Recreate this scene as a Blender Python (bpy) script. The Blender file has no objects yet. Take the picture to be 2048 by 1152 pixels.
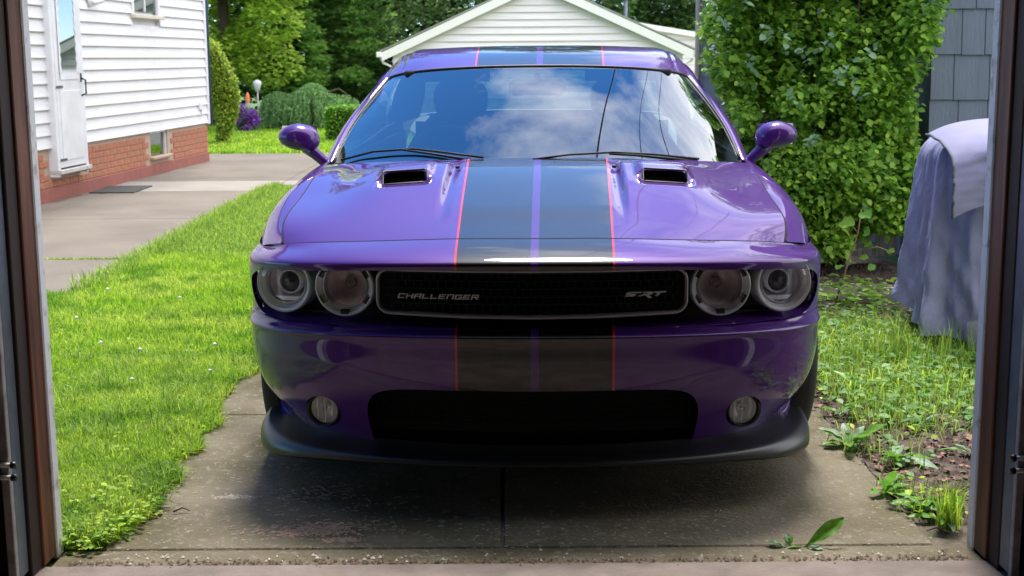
import bpy, bmesh, math, random
import numpy as np
from mathutils import Vector, Matrix
random.seed(7); RNG = np.random.default_rng(7)
R = math.radians
sc = bpy.context.scene
col = sc.collection

# ---------------------------------------------------------------- camera
cd = bpy.data.cameras.new('camera'); cam = bpy.data.objects.new('camera', cd); col.objects.link(cam)
cam.location = (0, 0, 1.40)
cam.rotation_euler = (Matrix.Rotation(R(90 - 9.69), 3, 'X') @ Matrix.Rotation(R(-0.4), 3, 'Z')).to_euler()
cd.sensor_width = 36; cd.lens = 47.46; cd.clip_start = 0.05; cd.clip_end = 1500
cd.dof.use_dof = True; cd.dof.focus_distance = 4.6; cd.dof.aperture_fstop = 9
sc.camera = cam

# ---------------------------------------------------------------- world: sky with broken cloud
SUN_EL, SUN_AZ = 63, 6        # azimuth clockwise from +Y: the sun stands high behind the car, a little to the right
w = bpy.data.worlds.new('World'); sc.world = w; w.use_nodes = True
nt = w.node_tree; nt.nodes.clear()
def N(tree, t, **kw):
    n = tree.nodes.new(t)
    for k, v in kw.items():
        if k in n.inputs: n.inputs[k].default_value = v
        else: setattr(n, k, v)
    return n
sky = N(nt, 'ShaderNodeTexSky', sky_type='NISHITA', sun_disc=False, sun_elevation=R(SUN_EL), sun_rotation=R(SUN_AZ), altitude=1200, air_density=0.7, dust_density=0.0, ozone_density=4.0)
bg = N(nt, 'ShaderNodeBackground', Strength=0.12)
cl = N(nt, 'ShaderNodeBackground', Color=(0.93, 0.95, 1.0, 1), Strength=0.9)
tc = N(nt, 'ShaderNodeTexCoord'); mp = N(nt, 'ShaderNodeMapping')
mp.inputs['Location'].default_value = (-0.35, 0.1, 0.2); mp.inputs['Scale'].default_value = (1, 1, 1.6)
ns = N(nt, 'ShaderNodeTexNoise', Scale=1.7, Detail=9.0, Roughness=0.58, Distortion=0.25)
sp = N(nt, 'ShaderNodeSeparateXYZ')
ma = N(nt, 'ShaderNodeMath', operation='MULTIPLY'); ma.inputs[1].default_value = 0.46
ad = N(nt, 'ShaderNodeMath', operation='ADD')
my_ = N(nt, 'ShaderNodeMath', operation='MULTIPLY_ADD'); my_.inputs[1].default_value = -0.16; mz_ = N(nt, 'ShaderNodeMath', operation='MULTIPLY_ADD'); mz_.inputs[1].default_value = 0.34      # more cloud overhead than near the horizon; cloud added behind camera to lighten gable
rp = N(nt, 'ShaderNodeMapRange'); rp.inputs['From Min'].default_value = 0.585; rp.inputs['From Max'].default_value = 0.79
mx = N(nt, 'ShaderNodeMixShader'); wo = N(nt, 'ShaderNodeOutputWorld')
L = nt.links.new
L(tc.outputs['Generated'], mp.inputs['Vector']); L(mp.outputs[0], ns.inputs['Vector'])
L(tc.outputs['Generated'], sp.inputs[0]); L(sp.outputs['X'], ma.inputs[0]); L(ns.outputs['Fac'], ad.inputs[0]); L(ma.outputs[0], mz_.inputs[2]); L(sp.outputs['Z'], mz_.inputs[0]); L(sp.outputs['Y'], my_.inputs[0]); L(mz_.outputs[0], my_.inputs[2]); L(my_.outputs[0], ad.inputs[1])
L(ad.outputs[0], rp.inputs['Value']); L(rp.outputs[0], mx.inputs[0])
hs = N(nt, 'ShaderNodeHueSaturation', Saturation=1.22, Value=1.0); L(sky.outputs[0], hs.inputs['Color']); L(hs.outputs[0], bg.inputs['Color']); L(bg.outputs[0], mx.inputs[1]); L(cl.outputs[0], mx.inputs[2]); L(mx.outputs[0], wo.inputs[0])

sd = bpy.data.lights.new('sun', 'SUN'); sun = bpy.data.objects.new('sun', sd); col.objects.link(sun)
sd.energy = 2.1; sd.angle = R(15); sd.color = (1.0, 0.95, 0.88)
dv = Vector((math.sin(R(SUN_AZ)) * math.cos(R(SUN_EL)), math.cos(R(SUN_AZ)) * math.cos(R(SUN_EL)), math.sin(R(SUN_EL))))
sun.rotation_euler = dv.to_track_quat('Z', 'Y').to_euler()
sc.view_settings.view_transform = 'Standard'; sc.view_settings.look = 'None'
sc.view_settings.exposure = 1.72; sc.view_settings.gamma = 1; sc.view_settings.use_curve_mapping = False
sc.cycles.max_bounces = 8; sc.cycles.transparent_max_bounces = 12

# ---------------------------------------------------------------- helpers
def tag(o, label=None, cat=None, group=None, kind=None):
    if label: o['label'] = label
    if cat: o['category'] = cat
    if group: o['group'] = group
    if kind: o['kind'] = kind
    return o
def empty(name, loc=(0, 0, 0), rz=0.0, label=None, cat=None, group=None):
    o = bpy.data.objects.new(name, None); col.objects.link(o); o.empty_display_size = 0.2
    o.location = loc; o.rotation_euler = (0, 0, rz)
    return tag(o, label, cat, group)
def link(name, me, m=None, parent=None, smooth=False):
    if m is not None:
        for x in (m if isinstance(m, (list, tuple)) else [m]): me.materials.append(x)
    o = bpy.data.objects.new(name, me); col.objects.link(o)
    if parent is not None: o.parent = parent
    if smooth: me.shade_smooth()
    return o
def npmesh(name, V, F, mi=None):
    V = np.asarray(V, dtype=np.float32).reshape(-1, 3); F = np.asarray(F, dtype=np.int32)
    me = bpy.data.meshes.new(name); k = F.shape[1]
    me.vertices.add(len(V)); me.vertices.foreach_set('co', V.ravel())
    me.loops.add(F.size); me.loops.foreach_set('vertex_index', F.ravel())
    me.polygons.add(len(F)); me.polygons.foreach_set('loop_start', np.arange(0, F.size, k, dtype=np.int32))
    if mi is not None: me.polygons.foreach_set('material_index', np.asarray(mi, dtype=np.int32))
    me.update(calc_edges=True); me.validate()
    return me
def bm_to(name, bm, m=None, parent=None, smooth=False):
    me = bpy.data.meshes.new(name); bmesh.ops.recalc_face_normals(bm, faces=bm.faces); bm.to_mesh(me); bm.free()
    return link(name, me, m, parent, smooth)
def bbox(bm, x0, x1, y0, y1, z0, z1, bev=0.0, mi=0):
    vs = [bm.verts.new(p) for p in ((x0,y0,z0),(x1,y0,z0),(x1,y1,z0),(x0,y1,z0),(x0,y0,z1),(x1,y0,z1),(x1,y1,z1),(x0,y1,z1))]
    fs = [bm.faces.new([vs[i] for i in f]) for f in ((0,3,2,1),(4,5,6,7),(0,1,5,4),(1,2,6,5),(2,3,7,6),(3,0,4,7))]
    for f in fs: f.material_index = mi
    if bev > 0:
        es = list({e for f in fs for e in f.edges})
        bmesh.ops.bevel(bm, geom=es, offset=bev, segments=1, affect='EDGES', profile=0.5)
    return fs
def box(name, x0, x1, y0, y1, z0, z1, m, parent=None, bev=0.0):
    bm = bmesh.new(); bbox(bm, x0, x1, y0, y1, z0, z1, bev)
    return bm_to(name, bm, m, parent)
def tube_geo(pts, rad, k=8, cap=True):
    pts = [np.array(p, float) for p in pts]; n = len(pts)
    rad = [rad] * n if np.isscalar(rad) else list(rad)
    V, F = [], []; up = np.array([0.13, 0.21, 0.97])
    for i, p in enumerate(pts):
        t = pts[min(i + 1, n - 1)] - pts[max(i - 1, 0)]; t = t / (np.linalg.norm(t) + 1e-9)
        a = np.cross(t, up)
        if np.linalg.norm(a) < 0.05: a = np.cross(t, np.array([1., 0, 0]))
        a /= np.linalg.norm(a); b = np.cross(t, a)
        for j in range(k):
            q = 2 * math.pi * j / k; V.append(p + rad[i] * (math.cos(q) * a + math.sin(q) * b))
    for i in range(n - 1):
        for j in range(k):
            F.append((i*k+j, i*k+(j+1) % k, (i+1)*k+(j+1) % k, (i+1)*k+j))
    if cap:
        for e, base in ((0, 0), (1, (n-1)*k)):
            c = len(V); V.append(pts[0] if e == 0 else pts[-1])
            for j in range(k):
                a_, b_ = base + j, base + (j+1) % k
                F.append((c, b_, a_, a_) if e == 0 else (c, a_, b_, b_))
    return V, F
def tubes(name, lst, m, parent=None, k=8):
    bm = bmesh.new()
    for pts, rad in lst:
        V, F = tube_geo(pts, rad, k); vs = [bm.verts.new(v) for v in V]
        for f in F:
            ids = []
            for i in f:
                if i not in ids: ids.append(i)
            bm.faces.new([vs[i] for i in ids])
    return bm_to(name, bm, m, parent, True)
def lathe(name, prof, m, parent=None, loc=(0,0,0), axis='Y', k=40, smooth=True, sx=1.0):
    """prof: (radius, distance along the axis) ; axis Y turns the profile towards -Y"""
    V, F = [], []; n = len(prof)
    for r, d in prof:
        for j in range(k):
            q = 2 * math.pi * j / k; a, b = r * math.cos(q) * sx, r * math.sin(q)
            V.append((a, -d, b) if axis == 'Y' else ((a, b, d) if axis == 'Z' else (d, a, b)))
    for i in range(n - 1):
        for j in range(k): F.append((i*k+j, i*k+(j+1) % k, (i+1)*k+(j+1) % k, (i+1)*k+j))
    me = npmesh(name, np.array(V) + np.array(loc), F)
    o = link(name, me, m, parent, smooth)
    return o
def auto_smooth(o, ang=35):
    me = o.data; me.shade_smooth()
    bm = bmesh.new(); bm.from_mesh(me)
    for e in bm.edges:
        if len(e.link_faces) == 2 and e.calc_face_angle(0) > R(ang): e.smooth = False
    bm.to_mesh(me); bm.free()

# splines and lofts
def nspline(t, P, T):
    """natural cubic spline through P at t, evaluated at T"""
    P = np.asarray(P, float); n = len(t)
    if n < 3:
        f = (T - t[0]) / (t[-1] - t[0]); return P[0] + f[:, None] * (P[-1] - P[0])
    h = np.diff(t); A = np.zeros((n, n)); B = np.zeros_like(P); A[0, 0] = A[-1, -1] = 1
    for i in range(1, n - 1):
        A[i, i-1], A[i, i], A[i, i+1] = h[i-1], 2 * (h[i-1] + h[i]), h[i]
        B[i] = 6 * ((P[i+1] - P[i]) / h[i] - (P[i] - P[i-1]) / h[i-1])
    M = np.linalg.solve(A, B)
    k = np.clip(np.searchsorted(t, T, side='right') - 1, 0, n - 2)
    a = (t[k+1] - T) / h[k]; b = (T - t[k]) / h[k]
    a, b, hk = a[:, None], b[:, None], h[k][:, None]
    return a * P[k] + b * P[k+1] + ((a**3 - a) * M[k] + (b**3 - b) * M[k+1]) * hk**2 / 6
def chord(P):
    d = np.linalg.norm(np.diff(np.asarray(P, float), axis=0), axis=1) ** 0.75
    t = np.concatenate([[0], np.cumsum(d + 1e-6)]); return t / t[-1]
def loft(rows, nu, nv, mirror=True, us=None):
    full = []
    for r in rows:
        r = [tuple(p) for p in r]
        full.append([(-x, y, z) for x, y, z in r[::-1] if x > 1e-6] + r if mirror else r)
    full = np.array(full, float)
    tu = np.mean([chord(r) for r in full], axis=0); U = np.linspace(0, 1, nu)
    G = np.array([nspline(tu, r, U) for r in full])
    tv = np.mean([chord(G[:, j]) for j in range(0, nu, max(1, nu // 12))], axis=0); Vv = np.linspace(0, 1, nv)
    out = np.empty((nv, nu, 3))
    for j in range(nu): out[:, j] = nspline(tv, G[:, j], Vv)
    return out
def panel(name, P, m, parent=None, sdf=None, rim=None, flip=False):
    """grid of points -> smooth panel; where sdf(P) < 0 the panel is cut away, its edge turned in along rim"""
    nv, nu, _ = P.shape; P = P.copy()
    idx = np.arange(nv * nu).reshape(nv, nu)
    F = np.stack([idx[:-1, :-1], idx[:-1, 1:], idx[1:, 1:], idx[1:, :-1]], -1).reshape(-1, 4)
    if flip: F = F[:, ::-1]
    V = P.reshape(-1, 3); near = None
    if sdf is not None:
        du = np.gradient(P, axis=1); dvv = np.gradient(P, axis=0); n = np.cross(du, dvv).reshape(-1, 3)
        n /= np.linalg.norm(n, axis=1)[:, None] + 1e-12
        cell = 0.62 * np.maximum(np.linalg.norm(du, axis=2), np.linalg.norm(dvv, axis=2)).reshape(-1)
        for it in range(3):
            s = sdf(V); e = 1e-4; g = np.stack([(sdf(V + d) - sdf(V - d)) / (2*e) for d in np.eye(3) * e], -1)
            g -= (g * n).sum(1)[:, None] * n; gl = (g * g).sum(1) + 1e-9
            if it == 0: near = (np.abs(s) / np.sqrt(gl)) < cell
            mv = -(s / gl)[:, None] * g
            V = np.where(near[:, None], V + mv, V)
        s = sdf(V); s[near] = 0
        c = s[F]; keep = (c.max(1) > 1e-6) & (c.min(1) > -1e-6)
        F = F[keep]
    me = npmesh(name, V, F); o = link(name, me, m, parent, True)
    bm = bmesh.new(); bm.from_mesh(me); 
    if sdf is not None:
        bm.verts.ensure_lookup_table()
        if rim is not None:
            es = [e for e in bm.edges if e.is_boundary and near[e.verts[0].index] and near[e.verts[1].index]]
            r = bmesh.ops.extrude_edge_only(bm, edges=es)
            for v in [q for q in r['geom'] if isinstance(q, bmesh.types.BMVert)]: v.co += Vector(rim)
            for e in es: e.smooth = False
    bmesh.ops.delete(bm, geom=[v for v in bm.verts if not v.link_faces], context='VERTS')
    bm.to_mesh(me); bm.free()
    return o
def rbox_sdf(a, b, cx, cy, hx, hy, r):
    """rounded box in the plane of axes a, b"""
    def f(V):
        qx = np.abs(V[:, a] - cx) - hx + r; qy = np.abs(V[:, b] - cy) - hy + r
        return np.hypot(np.maximum(qx, 0), np.maximum(qy, 0)) + np.minimum(np.maximum(qx, qy), 0) - r
    return f
def poly_sdf(a, b, pts, n=160):
    """smooth closed outline through pts in the plane of axes a, b"""
    P = np.array(list(pts) + [pts[0]], float); t = chord(P)
    k = 3; Pe = np.concatenate([P[-1-k:-1], P, P[1:1+k]]); te = np.concatenate([t[-1-k:-1] - 1, t, t[1:1+k] + 1])
    Q = nspline(te, Pe, np.linspace(0, 1, n, endpoint=False)); return raw_poly_sdf(a, b, Q)
def raw_poly_sdf(a, b, Q):
    Q = np.asarray(Q, float)
    def f(V):
        p = V[:, [a, b]]; d = np.full(len(p), 1e9); ins = np.zeros(len(p), bool)
        for i in range(len(Q)):
            q0, q1 = Q[i], Q[(i + 1) % len(Q)]; e = q1 - q0
            if abs(e).max() < 1e-9: continue
            w_ = p - q0; h = np.clip((w_ @ e) / (e @ e), 0, 1); d = np.minimum(d, np.linalg.norm(w_ - h[:, None] * e, axis=1))
            c = (q0[1] > p[:, 1]) != (q1[1] > p[:, 1])
            xi = q0[0] + (p[:, 1] - q0[1]) * e[0] / (e[1] if abs(e[1]) > 1e-12 else 1e-12)
            ins ^= c & (p[:, 0] < xi)
        return np.where(ins, -d, d)
    return f

# ---------------------------------------------------------------- materials
MATS = {}
def mat(name, c=(0.5,0.5,0.5), rough=0.6, metal=0.0, c2=None, scale=5.0, detail=6.0, bump=0.0, bscale=None, lo=0.35, hi=0.65,
        coat=0.0, island=0.0, transl=0.0, spec=0.5, stretch=(1,1,1), rvar=0.0, c3=None, scale3=1.0, lo3=0.55, hi3=0.7, coord='Object', emis=None):
    m = bpy.data.materials.new(name); m.use_nodes = True; t = m.node_tree; b = t.nodes['Principled BSDF']; K = t.links.new
    b.inputs['Roughness'].default_value = rough; b.inputs['Metallic'].default_value = metal
    b.inputs['Base Color'].default_value = (*c, 1); b.inputs['Coat Weight'].default_value = coat; b.inputs['Coat Roughness'].default_value = 0.02
    b.inputs['Specular IOR Level'].default_value = spec
    cur = None
    tcn = N(t, 'ShaderNodeTexCoord'); mpn = N(t, 'ShaderNodeMapping'); mpn.inputs['Scale'].default_value = stretch; K(tcn.outputs[coord], mpn.inputs[0])
    if c2 is not None:
        n = N(t, 'ShaderNodeTexNoise', Scale=scale, Detail=detail, Roughness=0.6); K(mpn.outputs[0], n.inputs['Vector'])
        r = N(t, 'ShaderNodeMapRange'); r.inputs['From Min'].default_value = lo; r.inputs['From Max'].default_value = hi; K(n.outputs['Fac'], r.inputs['Value'])
        x = N(t, 'ShaderNodeMix', data_type='RGBA'); x.inputs[6].default_value = (*c, 1); x.inputs[7].default_value = (*c2, 1); K(r.outputs[0], x.inputs[0]); cur = x.outputs[2]
        if rvar:
            rr = N(t, 'ShaderNodeMapRange'); rr.inputs['To Min'].default_value = rough - rvar; rr.inputs['To Max'].default_value = rough + rvar; K(r.outputs[0], rr.inputs['Value']); K(rr.outputs[0], b.inputs['Roughness'])
    if c3 is not None:
        n = N(t, 'ShaderNodeTexNoise', Scale=scale3, Detail=5.0, Roughness=0.65); K(mpn.outputs[0], n.inputs['Vector'])
        r = N(t, 'ShaderNodeMapRange'); r.inputs['From Min'].default_value = lo3; r.inputs['From Max'].default_value = hi3; K(n.outputs['Fac'], r.inputs['Value'])
        x = N(t, 'ShaderNodeMix', data_type='RGBA'); x.inputs[7].default_value = (*c3, 1); K(r.outputs[0], x.inputs[0])
        if cur is not None: K(cur, x.inputs[6])
        else: x.inputs[6].default_value = (*c, 1)
        cur = x.outputs[2]
    if island:
        g = N(t, 'ShaderNodeNewGeometry'); r = N(t, 'ShaderNodeMapRange'); r.inputs['To Min'].default_value = 1 - island; r.inputs['To Max'].default_value = 1 + island
        K(g.outputs['Random Per Island'], r.inputs['Value']); h = N(t, 'ShaderNodeHueSaturation'); K(r.outputs[0], h.inputs['Value'])
        r2 = N(t, 'ShaderNodeMapRange'); r2.inputs['To Min'].default_value = 0.5 + 0.035 * island; r2.inputs['To Max'].default_value = 0.5 - 0.05 * island; K(g.outputs['Random Per Island'], r2.inputs['Value']); K(r2.outputs[0], h.inputs['Hue'])
        if cur is not None: K(cur, h.inputs['Color'])
        else: h.inputs['Color'].default_value = (*c, 1)
        cur = h.outputs[0]
    if cur is not None: K(cur, b.inputs['Base Color'])
    if bump:
        n = N(t, 'ShaderNodeTexNoise', Scale=bscale or scale * 4, Detail=8.0, Roughness=0.65); K(mpn.outputs[0], n.inputs['Vector'])
        bp = N(t, 'ShaderNodeBump', Strength=min(1.0, bump), Distance=0.01 * max(1, bump)); K(n.outputs['Fac'], bp.inputs['Height']); K(bp.outputs[0], b.inputs['Normal'])
    if transl:
        tr = N(t, 'ShaderNodeBsdfTranslucent'); 
        if cur is not None: K(cur, tr.inputs['Color'])
        else: tr.inputs['Color'].default_value = (*c, 1)
        ms = N(t, 'ShaderNodeMixShader', Fac=transl); K(b.outputs[0], ms.inputs[1]); K(tr.outputs[0], ms.inputs[2]); K(ms.outputs[0], t.nodes['Material Output'].inputs[0])
    if emis: b.inputs['Emission Color'].default_value = (*emis[0], 1); b.inputs['Emission Strength'].default_value = emis[1]
    MATS[name] = m; return m

PURPLE = (0.068, 0.014, 0.172)
def paint_mat(striped):
    m = bpy.data.materials.new('striped_purple_paint' if striped else 'purple_paint'); m.use_nodes = True; t = m.node_tree; b = t.nodes['Principled BSDF']; K = t.links.new
    b.inputs['Metallic'].default_value = 0.15; b.inputs['Roughness'].default_value = 0.45; b.inputs['Coat Weight'].default_value = 1.0
    b.inputs['Coat Roughness'].default_value = 0.012; b.inputs['Coat IOR'].default_value = 1.5; b.inputs['Specular IOR Level'].default_value = 0.08
    n = N(t, 'ShaderNodeTexNoise', Scale=1400.0, Detail=1.0); tcn = N(t, 'ShaderNodeTexCoord'); K(tcn.outputs['Object'], n.inputs['Vector'])
    x = N(t, 'ShaderNodeMix', data_type='RGBA'); x.inputs[6].default_value = (*[c*0.75 for c in PURPLE], 1); x.inputs[7].default_value = (*[min(1, c*1.3) for c in PURPLE], 1); K(n.outputs['Fac'], x.inputs[0])
    s = N(t, 'ShaderNodeSeparateXYZ'); K(tcn.outputs['Object'], s.inputs[0])
    if not striped:
        K(x.outputs[2], b.inputs['Base Color']); return m
    # the stripe decal: black band with red pinstripes and a thin body-colour centre line
    sh = N(t, 'ShaderNodeMath', operation='SUBTRACT'); K(s.outputs['X'], sh.inputs[0]); sh.inputs[1].default_value = 0.010
    ab0 = N(t, 'ShaderNodeMath', operation='ABSOLUTE'); K(sh.outputs[0], ab0.inputs[0])
    # the band widens towards the roof
    wd = N(t, 'ShaderNodeMath', operation='MULTIPLY_ADD'); K(s.outputs['Y'], wd.inputs[0]); wd.inputs[1].default_value = 0.086; wd.inputs[2].default_value = 0.956
    ab = N(t, 'ShaderNodeMath', operation='DIVIDE'); K(ab0.outputs[0], ab.inputs[0]); K(wd.outputs[0], ab.inputs[1])
    def less(v, src=ab): 
        q = N(t, 'ShaderNodeMath', operation='LESS_THAN'); K(src.outputs[0], q.inputs[0]); q.inputs[1].default_value = v; return q
    fy = N(t, 'ShaderNodeMath', operation='GREATER_THAN'); K(ab.outputs[0], fy.inputs[0]); fy.inputs[1].default_value = 0.0125
    blk = N(t, 'ShaderNodeMath', operation='MULTIPLY'); K(less(0.243).outputs[0], blk.inputs[0]); K(fy.outputs[0], blk.inputs[1])
    red = N(t, 'ShaderNodeMath', operation='SUBTRACT'); K(less(0.2498).outputs[0], red.inputs[0]); K(less(0.243).outputs[0], red.inputs[1])
    a = N(t, 'ShaderNodeMix', data_type='RGBA'); a.inputs[7].default_value = (0.006, 0.006, 0.008, 1); K(blk.outputs[0], a.inputs[0]); K(x.outputs[2], a.inputs[6])
    c = N(t, 'ShaderNodeMix', data_type='RGBA'); c.inputs[7].default_value = (0.62, 0.02, 0.03, 1); K(red.outputs[0], c.inputs[0]); K(a.outputs[2], c.inputs[6])
    K(c.outputs[2], b.inputs['Base Color'])
    mt = N(t, 'ShaderNodeMath', operation='MULTIPLY_ADD'); K(less(0.252).outputs[0], mt.inputs[0]); mt.inputs[1].default_value = -0.14; mt.inputs[2].default_value = 0.15; K(mt.outputs[0], b.inputs['Metallic'])
    return m
PAINT = paint_mat(False); STRIPED = paint_mat(True)
BLACK = mat('black_plastic', (0.012, 0.012, 0.014), 0.5)
WIPER = mat("wiper_black", (0.012, 0.012, 0.013), 0.6, spec=0.25)
SATIN = mat('satin_black', (0.011, 0.0115, 0.014), 0.36, spec=0.7)
GLOSSBLACK = mat('gloss_black', (0.006, 0.006, 0.008), 0.12)
RUBBER = mat('tyre_rubber', (0.018, 0.018, 0.019), 0.8)
CHROME = mat('chrome', (0.75, 0.76, 0.78), 0.12, 1.0)
BADGE = mat('badge_silver', (0.85, 0.85, 0.88), 0.3, 0.35)
SATINCHROME = mat('satin_chrome', (0.42, 0.41, 0.43), 0.3, 0.4)
REFLECT = mat('lamp_reflector', (0.88, 0.88, 0.90), 0.15, 0.1, spec=0.8)
GREYRING = mat('lamp_grey_ring', (0.86, 0.86, 0.90), 0.16, 0.1)
AMBER = mat('amber_lamp', (0.74, 0.60, 0.56), 0.15, 0.05, c2=(0.92, 0.88, 0.86), scale=22, stretch=(1, 1, .5))
FABRIC = mat('seat_fabric', (0.012, 0.012, 0.014), 0.85)
DARK = mat('underbody_black', (0.005, 0.005, 0.005), 0.9)
def glass_mat(name, tint, ior, rough=0.0, extra=0.0):
    m = bpy.data.materials.new(name); m.use_nodes = True; t = m.node_tree; t.nodes.clear(); K = t.links.new
    tr = N(t, 'ShaderNodeBsdfTransparent', Color=(*tint, 1)); gl = N(t, 'ShaderNodeBsdfGlossy', Roughness=rough)
    fr = N(t, 'ShaderNodeFresnel', IOR=ior); ms = N(t, 'ShaderNodeMixShader'); o = N(t, 'ShaderNodeOutputMaterial')
    adn = N(t, 'ShaderNodeMath', operation='ADD'); adn.inputs[1].default_value = extra; adn.use_clamp = True
    # both faces of a thin pane see the outside fresnel
    g = N(t, 'ShaderNodeNewGeometry'); iv = N(t, 'ShaderNodeMath', operation='DIVIDE'); iv.inputs[0].default_value = 1.0
    mixv = N(t, 'ShaderNodeMix'); mixv.inputs[2].default_value = ior; mixv.inputs[3].default_value = 1.0 / ior
    K(g.outputs['Backfacing'], mixv.inputs[0]); K(mixv.outputs[0], fr.inputs['IOR'])
    K(fr.outputs[0], adn.inputs[0]); K(adn.outputs[0], ms.inputs[0]); K(tr.outputs[0], ms.inputs[1]); K(gl.outputs[0], ms.inputs[2]); K(ms.outputs[0], o.inputs[0])
    return m
GLASS = glass_mat('windscreen_glass', (0.30, 0.45, 0.43), 2.4, 0.0, 0.16)
CLEAR = glass_mat('lamp_lens_glass', (0.99, 0.99, 1.0), 1.5, 0.0, 0.02)
WINDOWGLASS = glass_mat('house_window_glass', (0.7, 0.75, 0.75), 1.6, 0.0, 0.12)
CONCRETE = mat('driveway_concrete', (0.205, 0.176, 0.128), 0.85, c2=(0.098, 0.086, 0.048), scale=1.7, detail=14, lo=0.36, hi=0.64, bump=0.9, bscale=70, spec=0.12, c3=(0.27, 0.24, 0.185), scale3=30, lo3=0.56, hi3=0.70, rvar=0.03)
PATHC = mat('path_concrete', (0.150, 0.127, 0.106), 0.9, c2=(0.110, 0.091, 0.074), scale=1.2, detail=10, bump=0.35, bscale=60, c3=(0.085, 0.075, 0.06), scale3=0.7, lo3=0.56, hi3=0.72)
PATHLIGHT = mat('pale_concrete', (0.24, 0.215, 0.195), 0.9, c2=(0.19, 0.17, 0.15), scale=2, bump=0.3, bscale=60)
FLOORC = mat('garage_floor_concrete', (0.20, 0.160, 0.14), 0.85, c2=(0.13, 0.10, 0.085), scale=6, bump=0.4, bscale=70)
SOIL = mat('soil', (0.062, 0.045, 0.032), 0.95, c2=(0.12, 0.095, 0.07), scale=14, bump=1.0, bscale=40)
TURF = mat('turf_soil', (0.07, 0.13, 0.02), 0.95, c2=(0.10, 0.19, 0.03), scale=9, bump=0.6, bscale=60)
WHITEPAINT = mat('white_siding', (0.78, 0.77, 0.80), 0.55, c2=(0.69, 0.675, 0.695), scale=1.5, stretch=(1, 1, 6), c3=(0.62, 0.60, 0.60), scale3=3.5, lo3=.56, hi3=.8)
CREAM = mat('cream_siding', (0.86, 0.78, 0.80), 0.55, c2=(0.80, 0.73, 0.75), scale=1.5, stretch=(1, 1, 6))
CREAMTRIM = mat('cream_trim', (0.88, 0.83, 0.80), 0.5)
WHITETRIM = mat('white_trim', (0.74, 0.74, 0.78), 0.5, c2=(0.64, 0.63, 0.66), scale=4)
OLDWHITE = mat('chipped_white_paint', (0.74, 0.75, 0.78), 0.6, c2=(0.42, 0.38, 0.35), scale=18, lo=0.55, hi=0.7)
BRICK = mat('brick', (0.36, 0.135, 0.075), 0.85, c2=(0.27, 0.10, 0.058), scale=7, bump=0.4, bscale=50, coord='Object')
MORTAR = mat('mortar', (0.48, 0.36, 0.28), 0.9, bump=0.3, bscale=80)
PARGE = mat('red_foundation_paint', (0.36, 0.11, 0.085), 0.8, c2=(0.27, 0.10, 0.075), scale=8, bump=0.3)
GREYSHAKE = mat('grey_shingle', (0.125, 0.150, 0.200), 0.8, c2=(0.095, 0.115, 0.155), scale=5, stretch=(1, 1, 0.2), bump=0.6, bscale=50)
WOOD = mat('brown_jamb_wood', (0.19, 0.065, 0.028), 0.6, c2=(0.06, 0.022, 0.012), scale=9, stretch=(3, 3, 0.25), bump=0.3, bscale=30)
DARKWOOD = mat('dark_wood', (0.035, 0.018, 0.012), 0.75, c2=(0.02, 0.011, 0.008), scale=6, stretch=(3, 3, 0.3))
GARAGEIN = mat('garage_inner_boards', (0.075, 0.050, 0.040), 0.9, c2=(0.045, 0.030, 0.024), scale=3)
STEEL = mat('galvanised_steel', (0.15, 0.18, 0.22), 0.5, 0.3, c2=(0.10, 0.12, 0.15), scale=12)
PALESTEEL = mat('dusty_steel', (0.55, 0.53, 0.52), 0.6, 0.1, c2=(0.25, 0.21, 0.2), scale=20, lo=0.5, hi=0.75)
COVER = mat('cover_cloth', (0.30, 0.31, 0.46), 0.8, c2=(0.23, 0.24, 0.37), scale=4, detail=10, bump=0.5, bscale=25, c3=(0.28, 0.25, 0.37), scale3=2.0)
COVERTOP = mat('cover_cloth_top', (0.235, 0.23, 0.37), 0.8, c2=(0.20, 0.195, 0.32), scale=3, bump=0.15, bscale=12)
COVERDARK = mat('cover_cloth_grey', (0.13, 0.14, 0.17), 0.8, c2=(0.10, 0.11, 0.13), scale=6, bump=0.4, bscale=25)
BARK = mat('bark', (0.075, 0.055, 0.04), 0.95, c2=(0.04, 0.03, 0.022), scale=12, bump=1.0, bscale=30, stretch=(2, 2, 0.4))
G = lambda n, c, isl=0.5, tr=0.4, r=0.5, **k: mat(n, c, r, island=isl, transl=tr, spec=0.3, **k)
GRASS = G('grass_blade', (0.26, 0.47, 0.025), 0.5, 0.5, c2=(0.40, 0.55, 0.07), scale=1.6, lo=.42, hi=.6, c3=(0.14, 0.32, 0.02), scale3=3.1, lo3=.5, hi3=.62)
GRASSDARK = G('grass_blade_rough', (0.25, 0.40, 0.06), 0.5, 0.5)
BUSHLEAF = G('bush_leaf', (0.21, 0.41, 0.05), 0.55, 0.55, 0.38)
TREELIGHT = G('light_green_leaf', (0.50, 0.68, 0.12), 0.4, 0.6)
PINELEAF = G('pine_needle', (0.24, 0.46, 0.10), 0.5, 0.6)
DARKLEAF = G('dark_green_leaf', (0.085, 0.175, 0.05), 0.5, 0.45)
WEEPLEAF = G('weeping_leaf', (0.15, 0.29, 0.10), 0.4, 0.5)
HEDGELEAF = G('hedge_leaf', (0.14, 0.33, 0.03), 0.4, 0.35)
CEDARLEAF = G('cedar_leaf', (0.27, 0.38, 0.05), 0.5, 0.5)
PURPLEFLOWER = G('purple_petal', (0.30, 0.10, 0.48), 0.5, 0.3)
WEEDLEAF = mat('weed_leaf', (0.10, 0.24, 0.045), 0.5, island=0.3, transl=0.35, spec=0.3, c2=(0.16, 0.30, 0.10), scale=20, lo=0.5, hi=0.6)
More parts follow.
